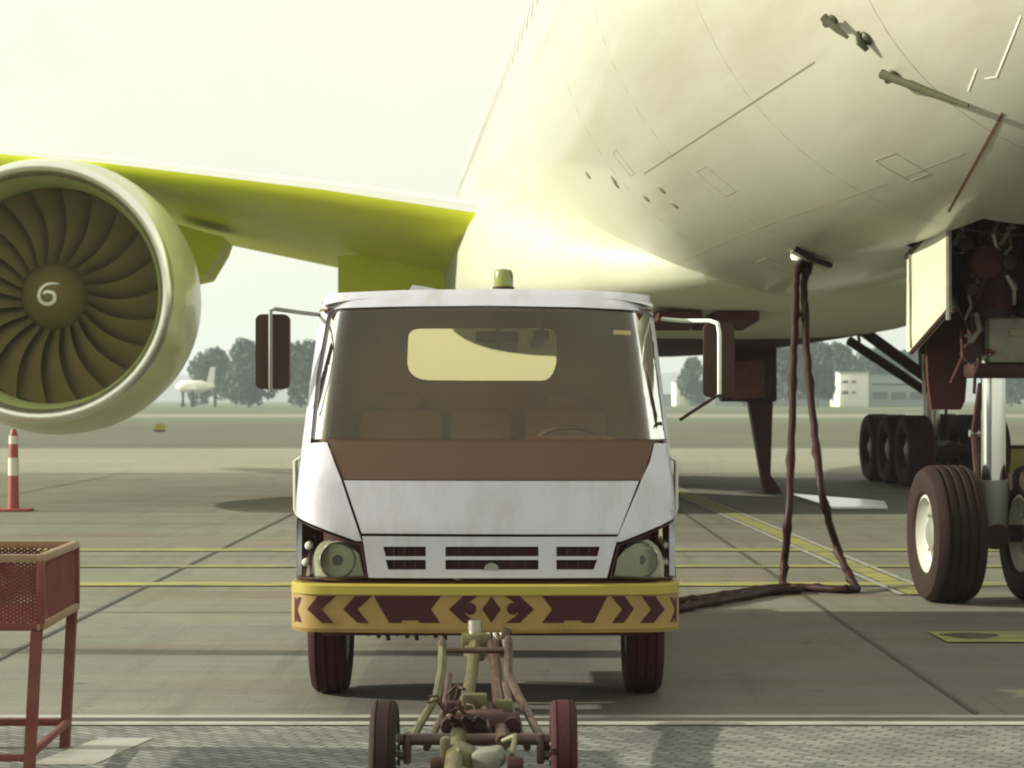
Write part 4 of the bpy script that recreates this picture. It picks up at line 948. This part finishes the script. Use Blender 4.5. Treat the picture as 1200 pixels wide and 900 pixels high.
# post added out of view at left to cast the shadow band on the apron
def shadow_post(x, y, h):
    r_ = empty('shadow_post', (x,y,0), 'grey post added out of view to cast a shadow band left of truck', 'added post')
    b = MB(); b.lathe([(.22,0),(.22,.3),(.16,.4),(.15,h),(.001,h)], (x,y,0), (0,0,1), M_grey, 18); b.build('shadow_post_pole', parent=r_, root=r_)
    b = MB(); b.box((x,y,h+.08), (.9,.4,.16), M_grey, bev=.04); b.build('shadow_post_head', parent=r_, root=r_)
shadow_post(-9.0, 14.12, 3.55)

# ------------------------------------------------------------------ far background
def building(px0, px1, py_top, d, material, name, label, rows, cat, win=M_window, depth=14, grey=False):
    x0, x1 = (px0-600)/F*d, (px1-600)/F*d; h = CH+(HOR-py_top)/F*d
    r_ = empty(name, ((x0+x1)/2, d, 0), label, cat)
    b = MB(); b.box(((x0+x1)/2, d+depth/2, h/2), (x1-x0, depth, h), material, bev=.05); wl = b.build('wall', parent=r_, root=r_)
    b = MB(); b.box(((x0+x1)/2, d+depth/2, h+.15), (x1-x0+.5, depth+.5, .3), M_bldgrey if not grey else material); b.build('roof', parent=r_, root=r_)
    for (a, c, y0, y1) in rows:
        b = MB(); p0 = at(a, y1, d); p1 = at(c, y0, d); b.box(((p0.x+p1.x)/2, d-.03, (p0.z+p1.z)/2), (p1.x-p0.x, .16, p1.z-p0.z), win); b.build('window', parent=r_, root=r_)
    return r_
building(984, 1018, 437, 470, M_bldg, 'white_office_block', 'white cube shaped office block far across the airfield', [(987,994,446,449),(998,1003,446,449),(987,994,458,462),(998,1003,459,461)], 'building')
building(1018.6, 1100, 441, 478, M_bldgrey, 'grey_terminal', 'long low grey building joined to the white office block in the distance', [(1022,1098,449,452),(1022,1040,459,468),(1044,1062,459,468),(1066,1098,459,468)], 'building', grey=True)
building(905, 983, 457, 520, M_bldgrey, 'low_shed', 'low pale roofed shed at the foot of the far trees', [(908,930,461,468),(934,955,461,468),(959,980,461,468)], 'building')
building(792, 838, 448, 520, M_bldg, 'distant_white_hangar', 'small white hangar far off beside the right mirror of the truck', [(797,806,455,464),(812,822,452,459)], 'building')
building(360, 900, 463.5, 560, M_bldgrey, 'perimeter_wall', 'long low pale wall along the far side of the airfield', [(400,430,466,468),(700,720,466,468)], 'wall', depth=1)
# parked small jet
def small_jet(px0, px1, py, d):
    x0, x1 = (px0-600)/F*d, (px1-600)/F*d; L_ = x1-x0; z = CH+(HOR-py)/F*d
    r_ = empty('parked_jet', ((x0+x1)/2, d, 0), 'small white jet parked in the distance between engine and truck', 'airplane')
    b = MB(); b.lathe([(.001,0),(.6,L_*.05),(1.25,L_*.15),(1.35,L_*.3),(1.35,L_*.65),(.8,L_*.85),(.2,L_)], (x0,d,z), (1,0,.0), M_bldg, 20); b.build('body', parent=r_, root=r_)
    b = MB(); b.prism([(x0+L_*.78,d,z+.6),(x0+L_*.88,d,z+4.2),(x0+L_*1.0,d,z+4.2),(x0+L_*.97,d,z+.4)], (0,.3,0), M_bldg); b.build('tail_fin', parent=r_, root=r_)
    b = MB(); b.prism([(x0+L_*.4,d-6,z-.5),(x0+L_*.52,d-6,z-.5),(x0+L_*.62,d+6,z-.5),(x0+L_*.42,d+6,z-.5)], (0,0,-.25), M_bldg); b.build('wings', parent=r_, root=r_)
    for k in (.2,.45):
        for dy in (-.9,.9): 
            b = MB(); b.tube([(x0+L_*k,d+dy,z-1),(x0+L_*k,d+dy,.1)], .15, M_gearbrown, 8); b.lathe([(.001,-.15),(.4,-.15),(.4,.15),(.001,.15)], (x0+L_*k,d+dy,.4), (0,1,0), M_rubber, 14); b.build('undercarriage', parent=r_, root=r_)
small_jet(205, 252, 453, 460)
# trees
def tree_proto(name, h, wd, leaf, seed):
    rnd = random.Random(seed); r_ = bpy.data.objects.new(name, None); COL.objects.link(r_)
    b = MB(); b.tube([(0,0,-.1),(.1,0,h*.2),(-.1,.1,h*.45),(.1,0,h*.8)], [h*.03,h*.024,h*.018,h*.006], M_bark, 8)
    limbs = []
    for i in range(9):
        a = rnd.uniform(0,6.28); z0 = h*rnd.uniform(.18,.6); e = Vector((math.cos(a)*wd*.36, math.sin(a)*wd*.36, z0+h*.16)); b.tube([(0,0,z0), tuple(e*.6+Vector((0,0,z0*.4))), tuple(e)], [h*.012,h*.008,h*.003], M_bark, 6)
    b.build('trunk', parent=r_)
    lobes = []
    for i in range(16):
        t = rnd.uniform(.10,.93); prof = math.sin(math.pi*min(1,(t*.88+.12)))**.65; a = rnd.uniform(0,6.28); rr = wd*.5*prof*rnd.uniform(.2,.75)
        lobes.append((Vector((math.cos(a)*rr, math.sin(a)*rr, h*t)), wd*rnd.uniform(.15,.27)))
    b = MB()
    for i in range(5200):
        c, r = rnd.choice(lobes); v = Vector((rnd.gauss(0,1), rnd.gauss(0,1), rnd.gauss(0,1))).normalized()*r*rnd.uniform(.45,1.05)**.5; v.z *= 1.15; p = c+v
        if p.z < h*.05: continue
        s_ = h*rnd.uniform(.016,.036); E = Euler((rnd.uniform(0,6.28), rnd.uniform(0,6.28), rnd.uniform(0,6.28))).to_matrix()
        b.add([p+E@Vector(q)*s_ for q in ((-1,-.6,0),(1,-.6,.2),(1,.6,0),(-1,.6,.25))], [(0,1,2,3)], leaf)
    b.build('crown', parent=r_); return r_
protos = [tree_proto('broad_tree', 15, 13, M_leaf, 1), tree_proto('dense_tree', 15, 11, M_leaf2, 2), tree_proto('rounded_tree', 15, 14, M_leaf, 3)]
spots = [ # px, top py, distance, prototype, width factor, label
 (292,404,440,0,1.0,'hazy green tree just right of the engine, left of the bright gap'), (252,412,470,2,1.0,'hazy tree partly hidden by the right rim of the engine'),
 (352,404,430,2,1.0,'hazy blue green tree behind the left truck mirror, right of the bright gap'), (383,412,480,1,.9,'hazy tree mostly hidden by the left windscreen pillar'),
 (905,404,450,1,.85,'dark tree just left of the hanging cables'), (930,402,440,1,.8,'tall dark tree seen behind the left hanging cable'),
 (958,402,455,1,.85,'dark rounded tree just right of the hanging cables'), (985,408,480,0,.9,'bluish tree rising behind the white office block'),
 (1027,412,520,2,1.0,'hazy tree rising behind the long grey building'), (1062,414,530,0,1.0,'hazy tree behind the main landing gear strut'),
 (810,424,520,0,.9,'pale tree between the truck pillar and right mirror'), (872,410,500,2,.9,'dark tree behind the red pedestal box'),
 (1092,410,520,1,1.0,'hazy tree glimpsed between the two landing gears'), (1185,412,500,2,1.1,'hazy tree behind the nose gear strut at right edge')]
used = set()
for i, (px, py, d, k, wf, lab) in enumerate(spots):
    o = protos[k] if k not in used else copy_tree(protos[k]); used.add(k)
    h = CH+(HOR-py)/F*d; s_ = h/15.0
    o.location = ((px-600)/F*d, d, 0); o.scale = (s_*wf, s_*wf, s_); o.rotation_euler = (0,0,1.7*i); tag(o, lab, 'tree', 'trees across the airfield')
# far hills
b = MB(); rows = []
for j, (y, hs) in enumerate(((2300,0),(2700,.55),(3200,1.0),(4200,.3))):
    rows.append([(-3000+120*i, y, (-3 if j == 0 else 0)+hs*(38+16*math.sin(i*.37+j)+9*math.sin(i*.83+2*j)+22/(1+math.exp(-(i-30)*.5)))) for i in range(51)])
b.loft(rows, M_hill, closed=False); tag(b.build('hills', smooth=80), kind='structure')
# haze
HAZE = .00045
hz = MB(); hz.box((0,2400,60), (7600,5400,124), None); m = bpy.data.materials.new('haze_air'); m.use_nodes = True; nn = m.node_tree.nodes; nn.remove(nn['Principled BSDF'])
pv = nn.new('ShaderNodeVolumePrincipled'); pv.inputs['Color'].default_value = (.88,.96,1.0,1); pv.inputs['Density'].default_value = HAZE; pv.inputs['Anisotropy'].default_value = .2
m.node_tree.links.new(pv.outputs[0], nn['Material Output'].inputs['Volume'])
hz.mats = [m]; hz.mi = [0]*len(hz.f); o = hz.build('haze'); tag(o, kind='stuff')
